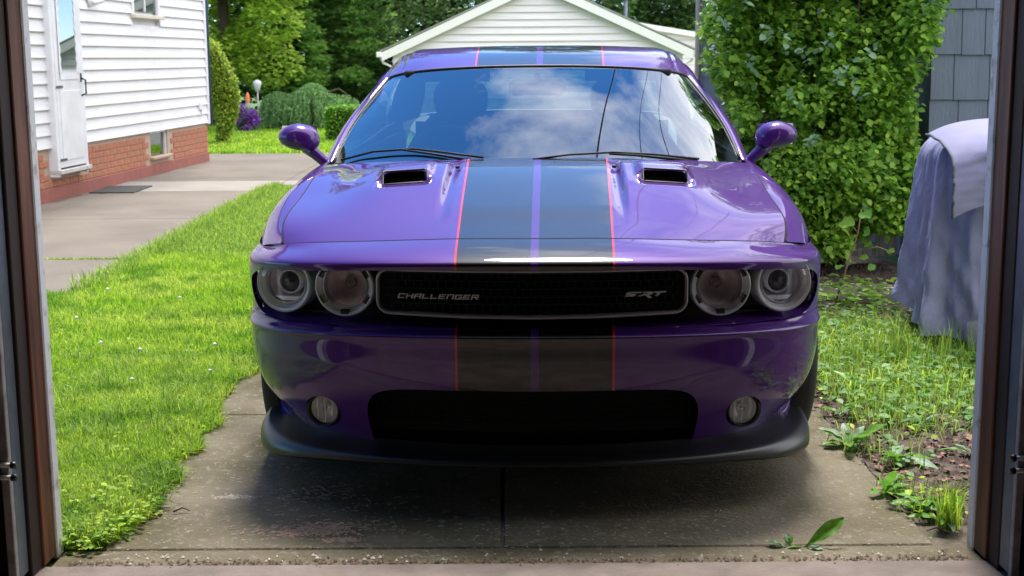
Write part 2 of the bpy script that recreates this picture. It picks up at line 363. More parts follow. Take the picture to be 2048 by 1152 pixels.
# ================================================================ GROUND
def sheet(name, x0, x1, y0, y1, z, m, kind='structure', parent=None, nx=1, ny=1, amp=0.0):
    X = np.linspace(x0, x1, nx + 1); Y = np.linspace(y0, y1, ny + 1); gx, gy = np.meshgrid(X, Y)
    Z = np.full_like(gx, z) + (RNG.normal(0, amp, gx.shape) if amp else 0)
    idx = np.arange(gx.size).reshape(gx.shape); F = np.stack([idx[:-1,:-1], idx[:-1,1:], idx[1:,1:], idx[1:,:-1]], -1).reshape(-1, 4)
    o = link(name, npmesh(name, np.stack([gx, gy, Z], -1), F), m, parent, True); 
    if kind: o['kind'] = kind
    return o
def gz(x, y):
    x = np.asarray(x, float); y = np.asarray(y, float)
    t = np.clip((y - 20) / 8, 0, 1); u = np.clip((x + 2.6) / 1.6, 0, 1)
    return -.9 * t * t * (3 - 2 * t) * u * u * (3 - 2 * u)
gx, gy = np.meshgrid(np.concatenate([[-400, -120, -40], np.linspace(-14, 14, 57), [40, 120, 400]]), np.concatenate([[-300, -60, -20], np.linspace(-8, 44, 105), [80, 200, 500]]))
Z = gz(gx, gy) - .012; idx = np.arange(gx.size).reshape(gx.shape)
o = link('ground', npmesh('ground', np.stack([gx, gy, Z], -1), np.stack([idx[:-1,:-1], idx[:-1,1:], idx[1:,1:], idx[1:,:-1]], -1).reshape(-1, 4)), TURF, None, True); o['kind'] = 'structure'
# concrete slabs of the driveway, joints left open between them
def slab(name, x0, x1, y0, y1, z, m, parent, g=.004, th=.06):
    o = box(name, x0 + g, x1 - g, y0 + g, y1 - g, z - th, z, m, parent, .006); return o
drv = tag(sheet('driveway', -1.21, 1.23, 3.57, 21, -.001, mat('joint_grit', (.10, .085, .06), .95)), kind='structure')
ys = [3.72, 5.22, 6.9, 8.5, 10.1, 11.7, 13.3, 14.9, 16.5, 18.1, 19.7, 21.0]
for a, b in zip(ys[:-1], ys[1:]):
    for x0, x1 in ((-1.20, -.035), (-.035, 1.22)): slab('slab', x0, x1, a, b, .004, CONCRETE, drv)
slab('slab', -1.30, 1.32, 3.575, 3.715, .006, CONCRETE, drv, .003)
pth = tag(sheet('path', -6.2, -2.62, 8.05, 20.3, -.004, SOIL), kind='structure')
for a, b, m in ((8.08, 9.52, PATHC), (9.52, 12.0, PATHC), (12.0, 14.55, PATHC), (14.55, 15.75, PATHLIGHT), (15.75, 20.35, PATHC)):
    P_ = [(-5.9, a), (-2.62 - .02 * (a - 8) * -1 * 0, a)]
    slab('slab', -5.9, -4.35, a, b, .003, m, pth, .006); slab('slab', -4.35, -2.62, a, b, .003, m, pth, .006)
slab('slab', -2.62, -1.21, 14.9, 15.75, .002, PATHLIGHT, pth); slab('slab', -2.62, -1.21, 15.75, 20.35, .002, PATHC, pth)
tag(sheet('garage_floor', -2.6, 2.6, -2.2, 3.578, .010, FLOORC, nx=40, ny=40), kind='structure')
sheet('garden_bed', 1.25, 2.6, 8.35, 21, .000, SOIL, nx=14, ny=60, amp=.012)
sheet('side_yard_path', 1.45, 2.75, 7.0, 8.35, -.001, CONCRETE)
sheet('side_yard', 1.22, 3.4, 3.60, 7.0, -.003, SOIL, nx=40, ny=60, amp=.006)

# ================================================================ WHITE HOUSE ON THE LEFT
hx, hy = -4.23, 18.94; hdir = Vector((-.074, -1, 0)).normalized()
house = empty('white_house', (hx, hy, 0), math.atan2(hdir.y, hdir.x), 'white clapboard house over an orange brick foundation, left of the driveway', 'house')
# local axes: x runs along the wall towards the camera, y points into the driveway side (+) ... out of the wall is +y
def hl(px, py, yoff=0.0):
    """photo pixel -> (along wall, height) on the wall plane; used only to read off sizes"""
    f = Vector((0, math.cos(R(9.69)), -math.sin(R(9.69)))); r = Vector((1, 0, 0)); u = r.cross(f); c, s = math.cos(R(.4)), math.sin(R(.4))
    r2 = c * r - s * u; u2 = s * r + c * u; d = f + r2 * ((px - 1024) / 2700) - u2 * ((py - 576) / 2700)
    n = Vector((-hdir.y, hdir.x, 0)); base = Vector((hx, hy, 0)); t = (n.dot(base) + yoff) / n.dot(d); p = Vector((0, 0, 1.4)) + d * t - base
    return p.dot(hdir), p.z
LEN = 11.0; SB = .535; EXPO = .1275
def hbox(name, x0, x1, y0, y1, z0, z1, m, parent=house, bev=0.0): return box(name, x0, x1, y0, y1, z0, z1, m, parent, bev)
hbox('wall_core', 0.02, LEN, -6.0, -.03, SB, 5.2, WHITEPAINT)
dx0, dx1 = hl(163, 200, .06)[0], hl(108, 200, .06)[0]; DZ = .30
wx0, wx1 = hl(312, 10)[0], hl(262, 10)[0]
bx0, bx1 = hl(337, 290)[0], hl(303, 290)[0]
boards = {}
def clap(x0, x1, z):
    key = (round(x0, 2), round(x1, 2))
    if key not in boards:
        bm = bmesh.new()
        pr = [(-.03, 0.0), (.030, 0.0), (.030, .007), (.002, EXPO), (-.03, EXPO)]
        A = [bm.verts.new((x0, y, zz)) for y, zz in pr]; B = [bm.verts.new((x1, y, zz)) for y, zz in pr]
        for j in range(5): bm.faces.new((A[j], A[(j+1) % 5], B[(j+1) % 5], B[j]))
        bm.faces.new(A); bm.faces.new(B[::-1])
        me = bpy.data.meshes.new('siding_board'); bmesh.ops.recalc_face_normals(bm, faces=bm.faces); bm.to_mesh(me); bm.free(); me.materials.append(WHITEPAINT); boards[key] = me
    o = bpy.data.objects.new('siding_board', boards[key]); col.objects.link(o); o.parent = house; o.location = (0, 0, z); return o
for k in range(36):
    z = SB + k * EXPO
    if z > 5: break
    segs = [(.05, LEN)]
    def cut(a, b):
        global segs
        out = []
        for p, q in segs:
            if b <= p or a >= q: out.append((p, q))
            else:
                if a > p: out.append((p, a))
                if b < q: out.append((b, q))
        segs = out
    if z + EXPO > DZ and z < 2.45: cut(dx0 - .04, dx1 + .04)
    wz0 = hl(285, 30)[1]
    if z + EXPO > wz0 and z < wz0 + .9: cut(wx0 - .05, wx1 + .05)
    for p, q in segs:
        n = 2 if q - p > 3.2 and k < 16 else 1
        off = .35 * ((k * 7) % 5) / 5
        if n == 2:
            mid = (p + q) / 2 + off - .3; clap(p, mid - .0015, z); clap(mid + .0015, q, z)
        else: clap(p, q, z)
hbox('corner_board', -.03, .05, -.10, .036, SB - .02, 5.2, WHITETRIM, bev=.004)
hbox('frieze', -.03, LEN, -.02, .05, 5.1, 5.3, WHITETRIM)
o = tubes('downspout', [([(-.075, .02, .50), (-.075, .02, 5.1)], .035)], mat('slate_blue_paint', (.03, .06, .12), .5), house, 8)
# roof
bm = bmesh.new(); V = [(-.35, .40, 5.2), (LEN, .40, 5.2), (LEN, -3, 7.2), (-.35, -3, 7.2), (-.35, -6.4, 5.2), (LEN, -6.4, 5.2)]
vs = [bm.verts.new(v) for v in V]; bm.faces.new((vs[0], vs[1], vs[2], vs[3])); bm.faces.new((vs[3], vs[2], vs[5], vs[4])); bm.faces.new((vs[0], vs[3], vs[4])); bm.faces.new((vs[1], vs[5], vs[2]))
bm.faces.new((vs[0], vs[4], vs[5], vs[1])); ROOFM = mat('roof_shingle', (.07, .065, .06), .9, c2=(.11, .10, .09), scale=20, bump=.8, bscale=40); bm_to('roof', bm, ROOFM, house)
# foundation: mortar bed, individual bricks above the painted parging
hbox('foundation', 0.01, LEN, -6.0, -.11, -.05, SB, MORTAR); hbox('foundation', .01, bx0, -.109, -.012, -.05, SB - .001, MORTAR); hbox('foundation', bx1, LEN, -.109, -.012, -.05, SB - .001, MORTAR); hbox('foundation', bx0, bx1, -.109, -.012, -.05, .215, MORTAR)
hbox('parging', 0.005, LEN, -.02, .012, -.02, .135, PARGE, bev=.006)
bl, bh, jt = .203, .060, .0095; bme = []
for q in range(6):
    bm = bmesh.new(); L_ = bl if q < 4 else bl / 2 - jt / 2
    j = lambda: random.uniform(-.0012, .0012)
    bbox(bm, 0, L_ + j(), -.06, 0 + j(), 0, bh + j(), .003); me = bpy.data.meshes.new('brick'); bm.to_mesh(me); bm.free()
    me.materials.append(mat('brick_%d' % q, (.50 + .05 * math.sin(q * 2.1), .200 + .025 * math.sin(q * 3.3), .110 + .015 * math.cos(q)), .85, c2=(.37, .145, .085), scale=14, bump=.4, bscale=60)); bme.append(me)
wz = (.215, .47)
for r_ in range(6):
    z = .142 + r_ * (bh + jt); x = .012 + (-(bl + jt) / 2 if r_ % 2 else 0)
    if z + bh > SB - .004: break
    while x < 8.2:
        xx, half = x, False
        if x < 0.0: xx, half = .012, True
        L_ = bl / 2 - jt / 2 if half else bl
        hit = any(xx < b and xx + L_ > a and z < zz1 and z + bh > zz0 for a, b, zz0, zz1 in ((bx0 - .01, bx1 + .01, wz[0] - .03, .60), (dx0 - .08, dx1 + .08, DZ - .04, 3)))
        if not hit:
            o = bpy.data.objects.new('brick', bme[random.choice((4, 5)) if half else random.randrange(4)]); col.objects.link(o); o.parent = house; o.location = (xx, .002 + random.uniform(-.0015, .0015), z)
        x += bl + jt
# basement window
o = hbox('basement_window', bx0, bx1, -.105, -.085, wz[0] + .02, SB, mat('dark_room', (.02, .022, .02), .9))
for a, b, c_, d_ in ((bx0, bx0 + .035, wz[0], SB), (bx1 - .03, bx1, wz[0], SB), (bx0, bx1, SB - .03, SB - .002)): hbox('window_frame', a, b, -.075, -.03, c_, d_, WHITETRIM, o)
hbox('window_pane', bx0 + .03, bx1 - .03, -.060, -.055, wz[0] + .02, SB - .03, glass_mat('old_glass', (.5, .6, .5), 1.9, .02, .15), o)
hbox('window_sill', bx0 - .04, bx1 + .05, -.07, .045, wz[0] - .025, wz[0] + .012, mat('sandstone_sill', (.42, .31, .22), .85, bump=.3), o, .006)
# upper window
o = hbox('window', wx0, wx1, -.03, -.01, wz0 + .04, wz0 + .86, mat('dark_room2', (.05, .07, .07), .5))
for a, b, c_, d_ in ((wx0 - .05, wx0 + .02, wz0, wz0 + .9), (wx1 - .02, wx1 + .05, wz0, wz0 + .9), (wx0 - .05, wx1 + .05, wz0 + .85, wz0 + .92)): hbox('window_frame', a, b, -.01, .030, c_, d_, WHITETRIM, o)
hbox('mullion', (wx0 + wx1) / 2 - .015, (wx0 + wx1) / 2 + .015, -.01, .015, wz0 + .04, wz0 + .85, WHITETRIM, o)
hbox('window_pane', wx0, wx1, -.004, .002, wz0 + .04, wz0 + .86, WINDOWGLASS, o)
hbox('window_sill', wx0 - .08, wx1 + .08, -.01, .075, wz0 - .045, wz0 + .0, mat('cream_sill', (.62, .56, .47), .6), o, .006)
# storm door standing proud of the wall
dz1 = 2.42; DY = .085
dr = hbox('storm_door', dx0 + .02, dx1 - .02, DY - .035, DY, DZ + .03, dz1, WHITETRIM, bev=.004)
for a, b in ((dx0 - .045, dx0 + .018), (dx1 - .018, dx1 + .045)): hbox('door_jamb', a, b, -.03, DY - .004, DZ - .06, dz1 + .05, WHITETRIM, dr, .004)
hbox('door_head', dx0 - .045, dx1 + .045, -.03, DY - .004, dz1 + .004, dz1 + .08, WHITETRIM, dr, .004)
hbox('threshold', dx0 - .05, dx1 + .05, -.03, DY + .03, DZ - .03, DZ + .012, PALESTEEL, dr, .004)
gzb, gx0, gx1 = 1.26, dx0 + .115, dx1 - .115
hbox('door_glass_back', gx0, gx1, DY - .001, DY + .0015, gzb, dz1 - .10, mat('dim_hall', (.14, .17, .19), .6, c2=(.30, .34, .36), scale=3, stretch=(6, 1, .6)), dr)
# scalloped white panel edge round the glass: a saw-tooth and wavy border proud of the door
bm = bmesh.new(); y1 = DY + .008
def strip(pts_in, pts_out):
    a = [bm.verts.new((x, y1, z)) for x, z in pts_in]; b = [bm.verts.new((x, y1, z)) for x, z in pts_out]; c = [bm.verts.new((x, DY, z)) for x, z in pts_in]
    for i in range(len(a) - 1): bm.faces.new((a[i], a[i+1], b[i+1], b[i])); bm.faces.new((a[i], c[i], c[i+1], a[i+1]))
zz = np.linspace(gzb, dz1 - .12, 60); sw = [abs(math.sin(i * .55)) * .022 for i in range(60)]
strip([(gx0 + .025 + s_, z) for z, s_ in zip(zz, sw)], [(gx0 - .01, z) for z in zz]); strip([(gx1 - .025 - s_, z) for z, s_ in zip(zz, sw)], [(gx1 + .01, z) for z in zz])
n = 14; X_ = np.linspace(gx0, gx1, n * 2 + 1)
strip([(x, gzb + (.055 if i % 2 else .0)) for i, x in enumerate(X_)], [(x, gzb - .05) for x in X_])
bm_to('scalloped_trim', bm, WHITETRIM, dr)
hbox('door_pane', gx0, gx1, DY + .002, DY + .004, gzb, dz1 - .1, WINDOWGLASS, dr)
hbox('lower_panel', gx0 - .03, gx1 + .03, DY - .001, DY + .006, DZ + .10, 1.10, WHITETRIM, dr, .003)
for z in (1.14, DZ + .11): 
    hbox('strap_hinge', dx1 - .16, dx1 - .005, DY + .004, DY + .012, z - .012, z + .012, SATIN, dr, .003)
tubes('door_handle', [([(dx0 + .05, DY, 1.22), (dx0 + .05, DY + .05, 1.20), (dx0 + .05, DY + .05, 1.06), (dx0 + .05, DY, 1.04)], .010)], SATIN, dr)
hbox('latch_plate', dx0 + .035, dx0 + .065, DY + .001, DY + .008, 1.18, 1.27, SATIN, dr)
ox, oz = hl(397, 217); o = hbox('outdoor_outlet', ox - .07, ox + .07, .01, .045, oz - .02, oz + .09, WHITETRIM, bev=.005); tubes('cable_loop', [([(ox - .02, .03, oz), (ox - .02, .04, oz - .08), (ox + .04, .04, oz - .10)], .008)], PALESTEEL, o)
ox, oz = hl(172, 4); o = tubes('lamp_bracket', [([(ox, .0, oz + .05), (ox - .06, .06, oz - .01), (ox - .18, .10, oz + .02), (ox - .26, .10, oz + .08)], .028), ([(ox + .03, .02, oz + .08), (ox - .0, .05, oz - .05)], .02)], WHITETRIM, house)
m_, mz = hl(185, 381)
gr = box('drain_grate', -4.50, -4.02, 14.35, 15.10, .0035, .016, mat('dark_mat', (.035, .035, .035), .9), None, .003)
gr.name = 'doormat'; tag(gr, 'dark grey rubber doormat on the concrete below the white storm door', 'doormat'); 

# ================================================================ WHITE GARAGE BEHIND THE CAR
gar = empty('white_garage', (.60, 30, -.9), 0, 'white sided garage with low gable roof standing straight behind the car', 'garage')
# eave height over the sunken yard
GW, EZ, RZ = 3.30, 2.42, 3.93
bm = bmesh.new(); pts = [(-GW + .12, 0), (GW - .12, 0), (GW - .12, EZ), (0, RZ - .05), (-GW + .12, EZ)]
A = [bm.verts.new((x, .05, z)) for x, z in pts]; B = [bm.verts.new((x, 7.0, z)) for x, z in pts]; bm.faces.new(A); bm.faces.new(B[::-1])
for j in range(5): bm.faces.new((A[j], A[(j+1) % 5], B[(j+1) % 5], B[j]))
bm_to('wall', bm, CREAM, gar)
k = 0; z = .02; ex = .155
while z < RZ - .12:
    zt = z + ex; hw = lambda q: GW - .13 if q < EZ else max(0.0, (GW - .13) * (RZ - .05 - q) / (RZ - .05 - EZ))
    if hw(zt) > .05 and z > 1.4:
        bm = bmesh.new(); pr = [(-.012, z), (-.012, z + .006), (.036, zt)]
        q = [bm.verts.new(p) for p in ((-hw(z), -.014, z), (hw(z), -.014, z), (hw(zt), .034, zt), (-hw(zt), .034, zt), (-hw(z), .05, z), (hw(z), .05, z))]
        bm.faces.new((q[0], q[1], q[2], q[3])); bm.faces.new((q[0], q[4], q[5], q[1])); bm_to('siding_board', bm, CREAM, gar)
    z = zt
for s in (-1, 1):
    bm = bmesh.new(); y0, y1 = -.16, 7.2; a = (s * (GW + .10), EZ - .04); b = (0, RZ + .04); th = .16
    for (ya, yb, zo, t_, mm) in ((y0 - .02, y0 + .02, 0, .19, 0),):
        q = [bm.verts.new(p) for p in ((a[0], ya, a[1] - t_ + .05), (b[0], ya, b[1] - t_), (b[0], ya, b[1]), (a[0], ya, a[1] + .05), (a[0], yb, a[1] - t_ + .05), (b[0], yb, b[1] - t_), (b[0], yb, b[1]), (a[0], yb, a[1] + .05))]
        for f in ((0,1,2,3), (7,6,5,4), (0,4,5,1), (3,2,6,7), (0,3,7,4)): bm.faces.new([q[i] for i in f])
    bm_to('rake_board', bm, CREAMTRIM, gar)
    bm = bmesh.new(); q = [bm.verts.new(p) for p in ((s * (GW + .14), y0 - .03, EZ + .015), (0, y0 - .03, RZ + .045), (0, y1, RZ + .045), (s * (GW + .14), y1, EZ + .015), (s * (GW + .14), y0 - .03, EZ + .045), (0, y0 - .03, RZ + .085), (0, y1, RZ + .085), (s * (GW + .14), y1, EZ + .045))]
    for f in ((0,1,2,3), (7,6,5,4), (0,4,5,1), (0,3,7,4), (2,6,7,3)): bm.faces.new([q[i] for i in f])
    bm_to('roof', bm, mat('pale_roof', (.30, .29, .27), .8) if 'pale_roof' not in MATS else MATS['pale_roof'], gar)
    bm = bmesh.new(); bbox(bm, s * (GW + .16) - .06, s * (GW + .16) + .06, y0 - .05, y1, EZ - .10, EZ + .02, .015); bm_to('gutter', bm, CREAMTRIM, gar)
    tubes('downspout', [([(s * (GW + .14), .0, EZ - .1), (s * (GW + .08), .0, EZ - .22), (s * (GW - .09), -.03, EZ - .30), (s * (GW - .09), -.03, .1)], .035)], CREAMTRIM, gar)
# second outbuilding behind, to the right
g2 = empty('white_outbuilding', (3.3, 38, -.9), 0, 'white sided outbuilding whose low roof edge shows behind the garage, right', 'shed')
bm = bmesh.new(); pts = [(-2.5, 0), (5.2, 0), (5.2, 2.25), (-2.5, 3.55)]
A = [bm.verts.new((x, 0, z)) for x, z in pts]; B = [bm.verts.new((x, 5, z)) for x, z in pts]; bm.faces.new(A); bm.faces.new(B[::-1])
for j in range(4): bm.faces.new((A[j], A[(j+1) % 4], B[(j+1) % 4], B[j]))
bm_to('wall', bm, CREAM, g2)
for k in range(9):
    z = 1.9 + k * .17; xr = min(5.2, 5.2 - (z - 2.25) / 1.3 * 7.7) if z > 2.25 else 5.2
    if xr > -2: box('siding_board', -2.5, xr, -.03, -.002, z, z + .155, CREAM, g2, .003)
bm = bmesh.new(); q = [bm.verts.new(p) for p in ((-2.7, -.2, 3.58), (5.5, -.2, 2.20), (5.5, -.2, 2.34), (-2.7, -.2, 3.72), (-2.7, 5.2, 3.58), (5.5, 5.2, 2.20), (5.5, 5.2, 2.34), (-2.7, 5.2, 3.72))]
for f in ((0,1,2,3), (7,6,5,4), (0,4,5,1), (3,2,6,7), (1,5,6,2)): bm.faces.new([q[i] for i in f])
bm_to('roof', bm, CREAMTRIM, g2)
vp = tubes('vent_pipe', [([(3.15, 37.6, 1.6), (3.15, 37.6, 2.95)], .055), ([(3.15, 37.6, 2.95), (3.15, 37.6, 3.10)], .085)], STEEL, None, 12)
tag(vp, 'grey metal vent pipe rising above the white garage roof', 'vent pipe')
g3 = empty('grey_gable_house', (6.5, 55, -.9), 0, 'distant grey gable roof peeping between trees and garage', 'house')
bm = bmesh.new(); pts = [(-2.2, 0), (2.2, 0), (2.2, 2.9), (0, 4.1), (-2.2, 2.9)]
A = [bm.verts.new((x, 0, z)) for x, z in pts]; B = [bm.verts.new((x, 6, z)) for x, z in pts]; bm.faces.new(A); bm.faces.new(B[::-1])
for j in range(5): bm.faces.new((A[j], A[(j+1) % 5], B[(j+1) % 5], B[j]))
bm_to('wall', bm, mat('grey_brown_wall', (.20, .18, .17), .8), g3)
for s in (-1, 1):
    bm = bmesh.new(); q = [bm.verts.new(p) for p in ((s*2.5, -.3, 2.80), (0, -.3, 4.17), (0, 6.3, 4.17), (s*2.5, 6.3, 2.80), (s*2.5, -.3, 2.92), (0, -.3, 4.30), (0, 6.3, 4.30), (s*2.5, 6.3, 2.92))]
    for f in ((0,1,2,3), (7,6,5,4), (0,4,5,1), (0,3,7,4)): bm.faces.new([q[i] for i in f])
    bm_to('roof', bm, mat('grey_roof', (.22, .21, .20), .8) if 'grey_roof' not in MATS else MATS['grey_roof'], g3)

# ================================================================ GREY SHINGLED HOUSE ON THE RIGHT
gh = empty('grey_shingle_house', (2.72, 8.85, 0), 0, 'blue-grey shingled house behind the big bush and the covered grill, right', 'house')
box('wall_core', .02, 7, .03, 10.9, 0, 3.5, GREYSHAKE, gh)
bm = bmesh.new(); q = [bm.verts.new(v) for v in ((-.35, -.35, 3.4), (7.35, -.35, 3.4), (7.35, 11.3, 3.4), (-.35, 11.3, 3.4), (3.5, -.35, 5.0), (3.5, 11.3, 5.0))]
for f in ((0,3,2,1), (0,1,4), (2,3,5), (0,4,5,3), (1,2,5,4)): bm.faces.new([q[i] for i in f])
bm_to('roof', bm, ROOFM, gh)
shm = []
for wv in (.15, .19, .23, .27):
    bm = bmesh.new(); q = [bm.verts.new(v) for v in ((.0025, -.016, 0), (wv - .0025, -.016, 0), (wv - .0025, 0, .30), (.0025, 0, .30), (.0025, .022, 0), (wv - .0025, .022, 0), (wv - .0025, .022, .30), (.0025, .022, .30))]
    for f in ((0,1,2,3), (7,6,5,4), (0,4,5,1), (1,5,6,2), (0,3,7,4)): bm.faces.new([q[i] for i in f])
    me = bpy.data.meshes.new('shingle'); bm.to_mesh(me); bm.free(); me.materials.append(GREYSHAKE); shm.append((wv, me))
def shakes(along, L0, L1, z0, z1, seed):
    rnd = random.Random(seed); z = z0
    while z < z1:
        x = L0
        while x < L1:
            wv, me = rnd.choice(shm)
            if x >= L0 - .001 and x + wv <= L1 + .1:
                o = bpy.data.objects.new('shingle', me); col.objects.link(o); o.parent = gh
                dz = rnd.uniform(-.003, .003)
                if along == 'x': o.location = (x, 0, z + dz)
                else: o.location = (0, x + wv, z + dz); o.rotation_euler = (0, 0, -math.pi / 2)
            x += wv
        z += .29
shakes('x', 0, .95, -.05 + .29, 2.5, 3); shakes('y', 5.2, 10.6, .82, 2.7, 5)
box('corner_board', -.035, .045, 10.62, 10.90, 0, 3.39, WHITETRIM, gh, .004)
tubes('downspout', [([(-.07, 10.5, .1), (-.07, 10.5, 3.35)], .045)], mat('tan_downspout', (.36, .33, .30), .5), gh, 8)
o = box('window', -.03, -.01, 8.25, 9.35, 1.62, 3.0, mat('dark_pane_room', (.05, .06, .07), .4), gh)
for a, b, c_, d_ in ((8.15, 8.28, 1.50, 3.1), (9.32, 9.45, 1.50, 3.1), (8.15, 9.45, 1.50, 1.62)): box('window_frame', -.06, .0, a, b, c_, d_, WHITETRIM, o)
box('window_sill', -.11, .0, 8.05, 9.55, 1.42, 1.50, WHITETRIM, o)
# picket fence scrap between bush and house
pf = empty('picket_fence', (2.22, 9.1, 0), 0, 'weathered grey picket fence half hidden behind the bush, beside the covered grill', 'fence')
for k in range(7): box('picket', k * .085, k * .085 + .06, 0, .018, .05, 1.02 + .02 * (k % 2), mat('weathered_wood', (.20, .19, .18), .9, c2=(.12, .115, .11), scale=10, stretch=(3, 3, .3)) if 'weathered_wood' not in MATS else MATS['weathered_wood'], pf, .003)
box('rail', -.02, .60, .02, .05, .75, .83, MATS['weathered_wood'], pf); box('rail', -.02, .60, .02, .05, .25, .33, MATS['weathered_wood'], pf)

# ================================================================ THE GARAGE WE STAND IN
gb = empty('open_garage', (0, 3.6, 0), 0, 'dark garage interior framing the view, with brown and white door jambs', 'garage')
def gbox(n, x0, x1, y0, y1, z0, z1, m, bev=0.0, parent=gb): return box(n, x0, x1, y0 - 3.6, y1 - 3.6, z0, z1, m, parent, bev)
for s in (-1, 1):
    def bx(n, xa, xb, y0, y1, z0, z1, m, bev=0.0, parent=gb):
        return gbox(n, min(s * xa, s * xb), max(s * xa, s * xb), y0, y1, z0, z1, m, bev, parent)
    e = 1.298 if s < 0 else 1.305
    bx('jamb_trim', e, e + .10, 3.665, 3.715, 0, 2.3, OLDWHITE, .004)
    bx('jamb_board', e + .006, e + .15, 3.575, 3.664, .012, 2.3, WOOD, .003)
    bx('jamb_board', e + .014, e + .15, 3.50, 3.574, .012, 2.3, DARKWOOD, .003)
    bx('front_wall', e + .10, 3.0, 3.60, 3.70, 0, 2.3, GARAGEIN)
    bx('side_wall', 2.4, 2.5, -2.2, 3.60, 0, 2.6, GARAGEIN)
gbox('header', -3.0, 3.0, 3.58, 3.72, 2.10, 2.62, GARAGEIN); BOUNCEPAINT = mat('pale_bounce_paint', (0.55, 0.52, 0.48), .8); gbox('back_wall', -2.5, 2.5, -2.3, -2.2, 0, 2.6, BOUNCEPAINT); gbox('ceiling', -2.5, 2.5, -2.2, 3.58, 2.5, 2.6, BOUNCEPAINT)  # unseen back wall and ceiling, made pale to brighten the bumper and lamps
bm = bmesh.new(); q = [bm.verts.new(v) for v in ((-2.9, -6.1, 2.62), (2.9, -6.1, 2.62), (2.9, .35, 2.62), (-2.9, .35, 2.62), (0, -6.1, 3.9), (0, .35, 3.9))]
for f in ((0,1,2,3), (0,4,1), (2,5,3), (0,3,5,4), (1,4,5,2)): bm.faces.new([q[i] for i in f])
bm_to('roof', bm, ROOFM, gb)
for s in (-1, 1):
    side = 'left' if s < 0 else 'right'
    DUSTY = MATS.get('dusty_track') or mat('dusty_track', (.30, .28, .28), .7, c2=(.17, .14, .13), scale=20, lo=.45, hi=.7)
    tr = empty('door_track', (s * 1.322, 3.47, 0), 0, 'vertical steel door track bolted inside the %s garage jamb' % side, 'door track')
    def tb(n, xa, xb, y0, y1, z0, z1, m, bev=0.0, parent=tr): return box(n, min(s * xa, s * xb), max(s * xa, s * xb), y0, y1, z0, z1, m, parent, bev)
    tb('track_channel', 0, .006, -.035, .028, .03, 2.3, STEEL, .001); tb('track_flange', 0, .022, -.060, -.036, .02, 2.3, DUSTY, .002)
    for z in (.32,):
        b = tb('bracket', .02, .11, -.075, -.062, z - .006, z + .05, SATIN, .002)
        for zz in (z + .004, z + .038):
            tubes('bolt', [([(s * -.012, -.066, zz), (s * .05, -.066, zz)], .0065)], PALESTEEL, b, 8)
            tubes('bolt_head', [([(s * -.022, -.066, zz), (s * -.008, -.066, zz)], .010)], SATIN, b, 6)
        tb('bracket_plate', .05, .12, -.09, -.078, z - .03, z + .09, PALESTEEL, .003)
o = box('latch_plate', -1.345, -1.325, 3.35, 3.37, .52, .60, OLDWHITE, None, .004); tag(o, 'small chipped white plate on the dark wall left of the door track', 'plate')
o = tubes('air_hose', [([(1.425, 3.30, .20), (1.40, 3.31, .42), (1.392, 3.31, .50), (1.405, 3.31, .545), (1.435, 3.31, .56), (1.47, 3.31, .54), (1.49, 3.30, .40)], .0055)], mat('teal_hose', (.10, .26, .28), .4), None, 10)
tag(o, 'thin teal hose looped on the dark wall inside right', 'hose')
# ================================================================ THE CAR (local axes: x across, y towards the tail, z up)
car = empty('parked_car', (0.0570, 3.97, 0), -R(1.7), 'purple two-door muscle car with black hood stripes and red pinstripes, parked on the driveway', 'car')
car.scale = (1.008, 1, 1)
PLAN = [(0, 0), (.2, .010), (.42, .045), (.62, .110), (.78, .195), (.87, .285), (.925, .39), (.948, .50), (.956, .64)]
PX = np.array([p[0] for p in PLAN]); PY = np.array([p[1] for p in PLAN])
def frow(y0, z0, z1, xm, zpow=2.0, ysc=1.0, tuck=0.0, ymax=9):
    return [(x / .956 * xm, min(y0 + y * ysc + tuck * (x / .956) ** 4, ymax + .02 * x), z0 + (z1 - z0) * (x / .956) ** zpow) for x, y in PLAN]
rowA = [(0, .170, .846), (.2, .178, .8455), (.42, .215, .836), (.62, .265, .825), (.72, .30, .818), (.806, .345, .808), (.87, .42, .792), (.915, .52, .790), (.935, .66, .798)]
rowA2 = [(x, y * .52 + PY[i] * .50, z * .5 + (.799 - .035 * (x / .94) ** 2) * .5 + .006) for i, (x, y, z) in enumerate(rowA)]
rB = frow(.006, .797, .768, .942)
rB1 = frow(.001, .790, .760, .948)
rB2 = frow(.008, .768, .728, .955)
rC = frow(.030, .68, .665, .958)
rD = frow(.045, .600, .590, .957)
rD1 = frow(.020, .582, .566, .955)
rE0 = frow(-.012, .5765, .555, .953)
rE05 = frow(-.0185, .571, .5495, .9535)
rE1 = frow(-.0165, .563, .542, .952)
rF = frow(-.008, .50, .485, .950)
rG = frow(.005, .425, .40, .943, tuck=.01)
rH = frow(.022, .36, .325, .925, tuck=.03)
rI = frow(.042, .285, .262, .893, tuck=.06, ymax=.56)
rJ = frow(.058, .212, .204, .850, tuck=.08, ymax=.46)
def top_eye(x): return 0.7705 - 0.028 * (x / .9) ** 2
eye = []
EYE_H = [(0, .772), (.2, .7715), (.45, .766), (.70, .752), (.82, .7415), (.875, .729), (.908, .708), (.922, .672), (.918, .632), (.893, .598), (.84, .582), (.70, .583), (.45, .588), (.2, .591), (0, .592)]
EYE = EYE_H[:-1] + [(-x, z) for x, z in EYE_H[::-1][:-1]] 
eye_sdf = poly_sdf(0, 2, EYE, 200)
MOUTH_H = [(0, .401), (.2, .401), (.36, .399), (.44, .392), (.487, .372), (.508, .335), (.512, .295), (.506, .25), (.49, .20), (.2, .19), (0, .19)]
MOUTH = MOUTH_H[:-1] + [(-x, z) for x, z in MOUTH_H[::-1][:-1]]
mouth_sdf = poly_sdf(0, 2, MOUTH, 160)
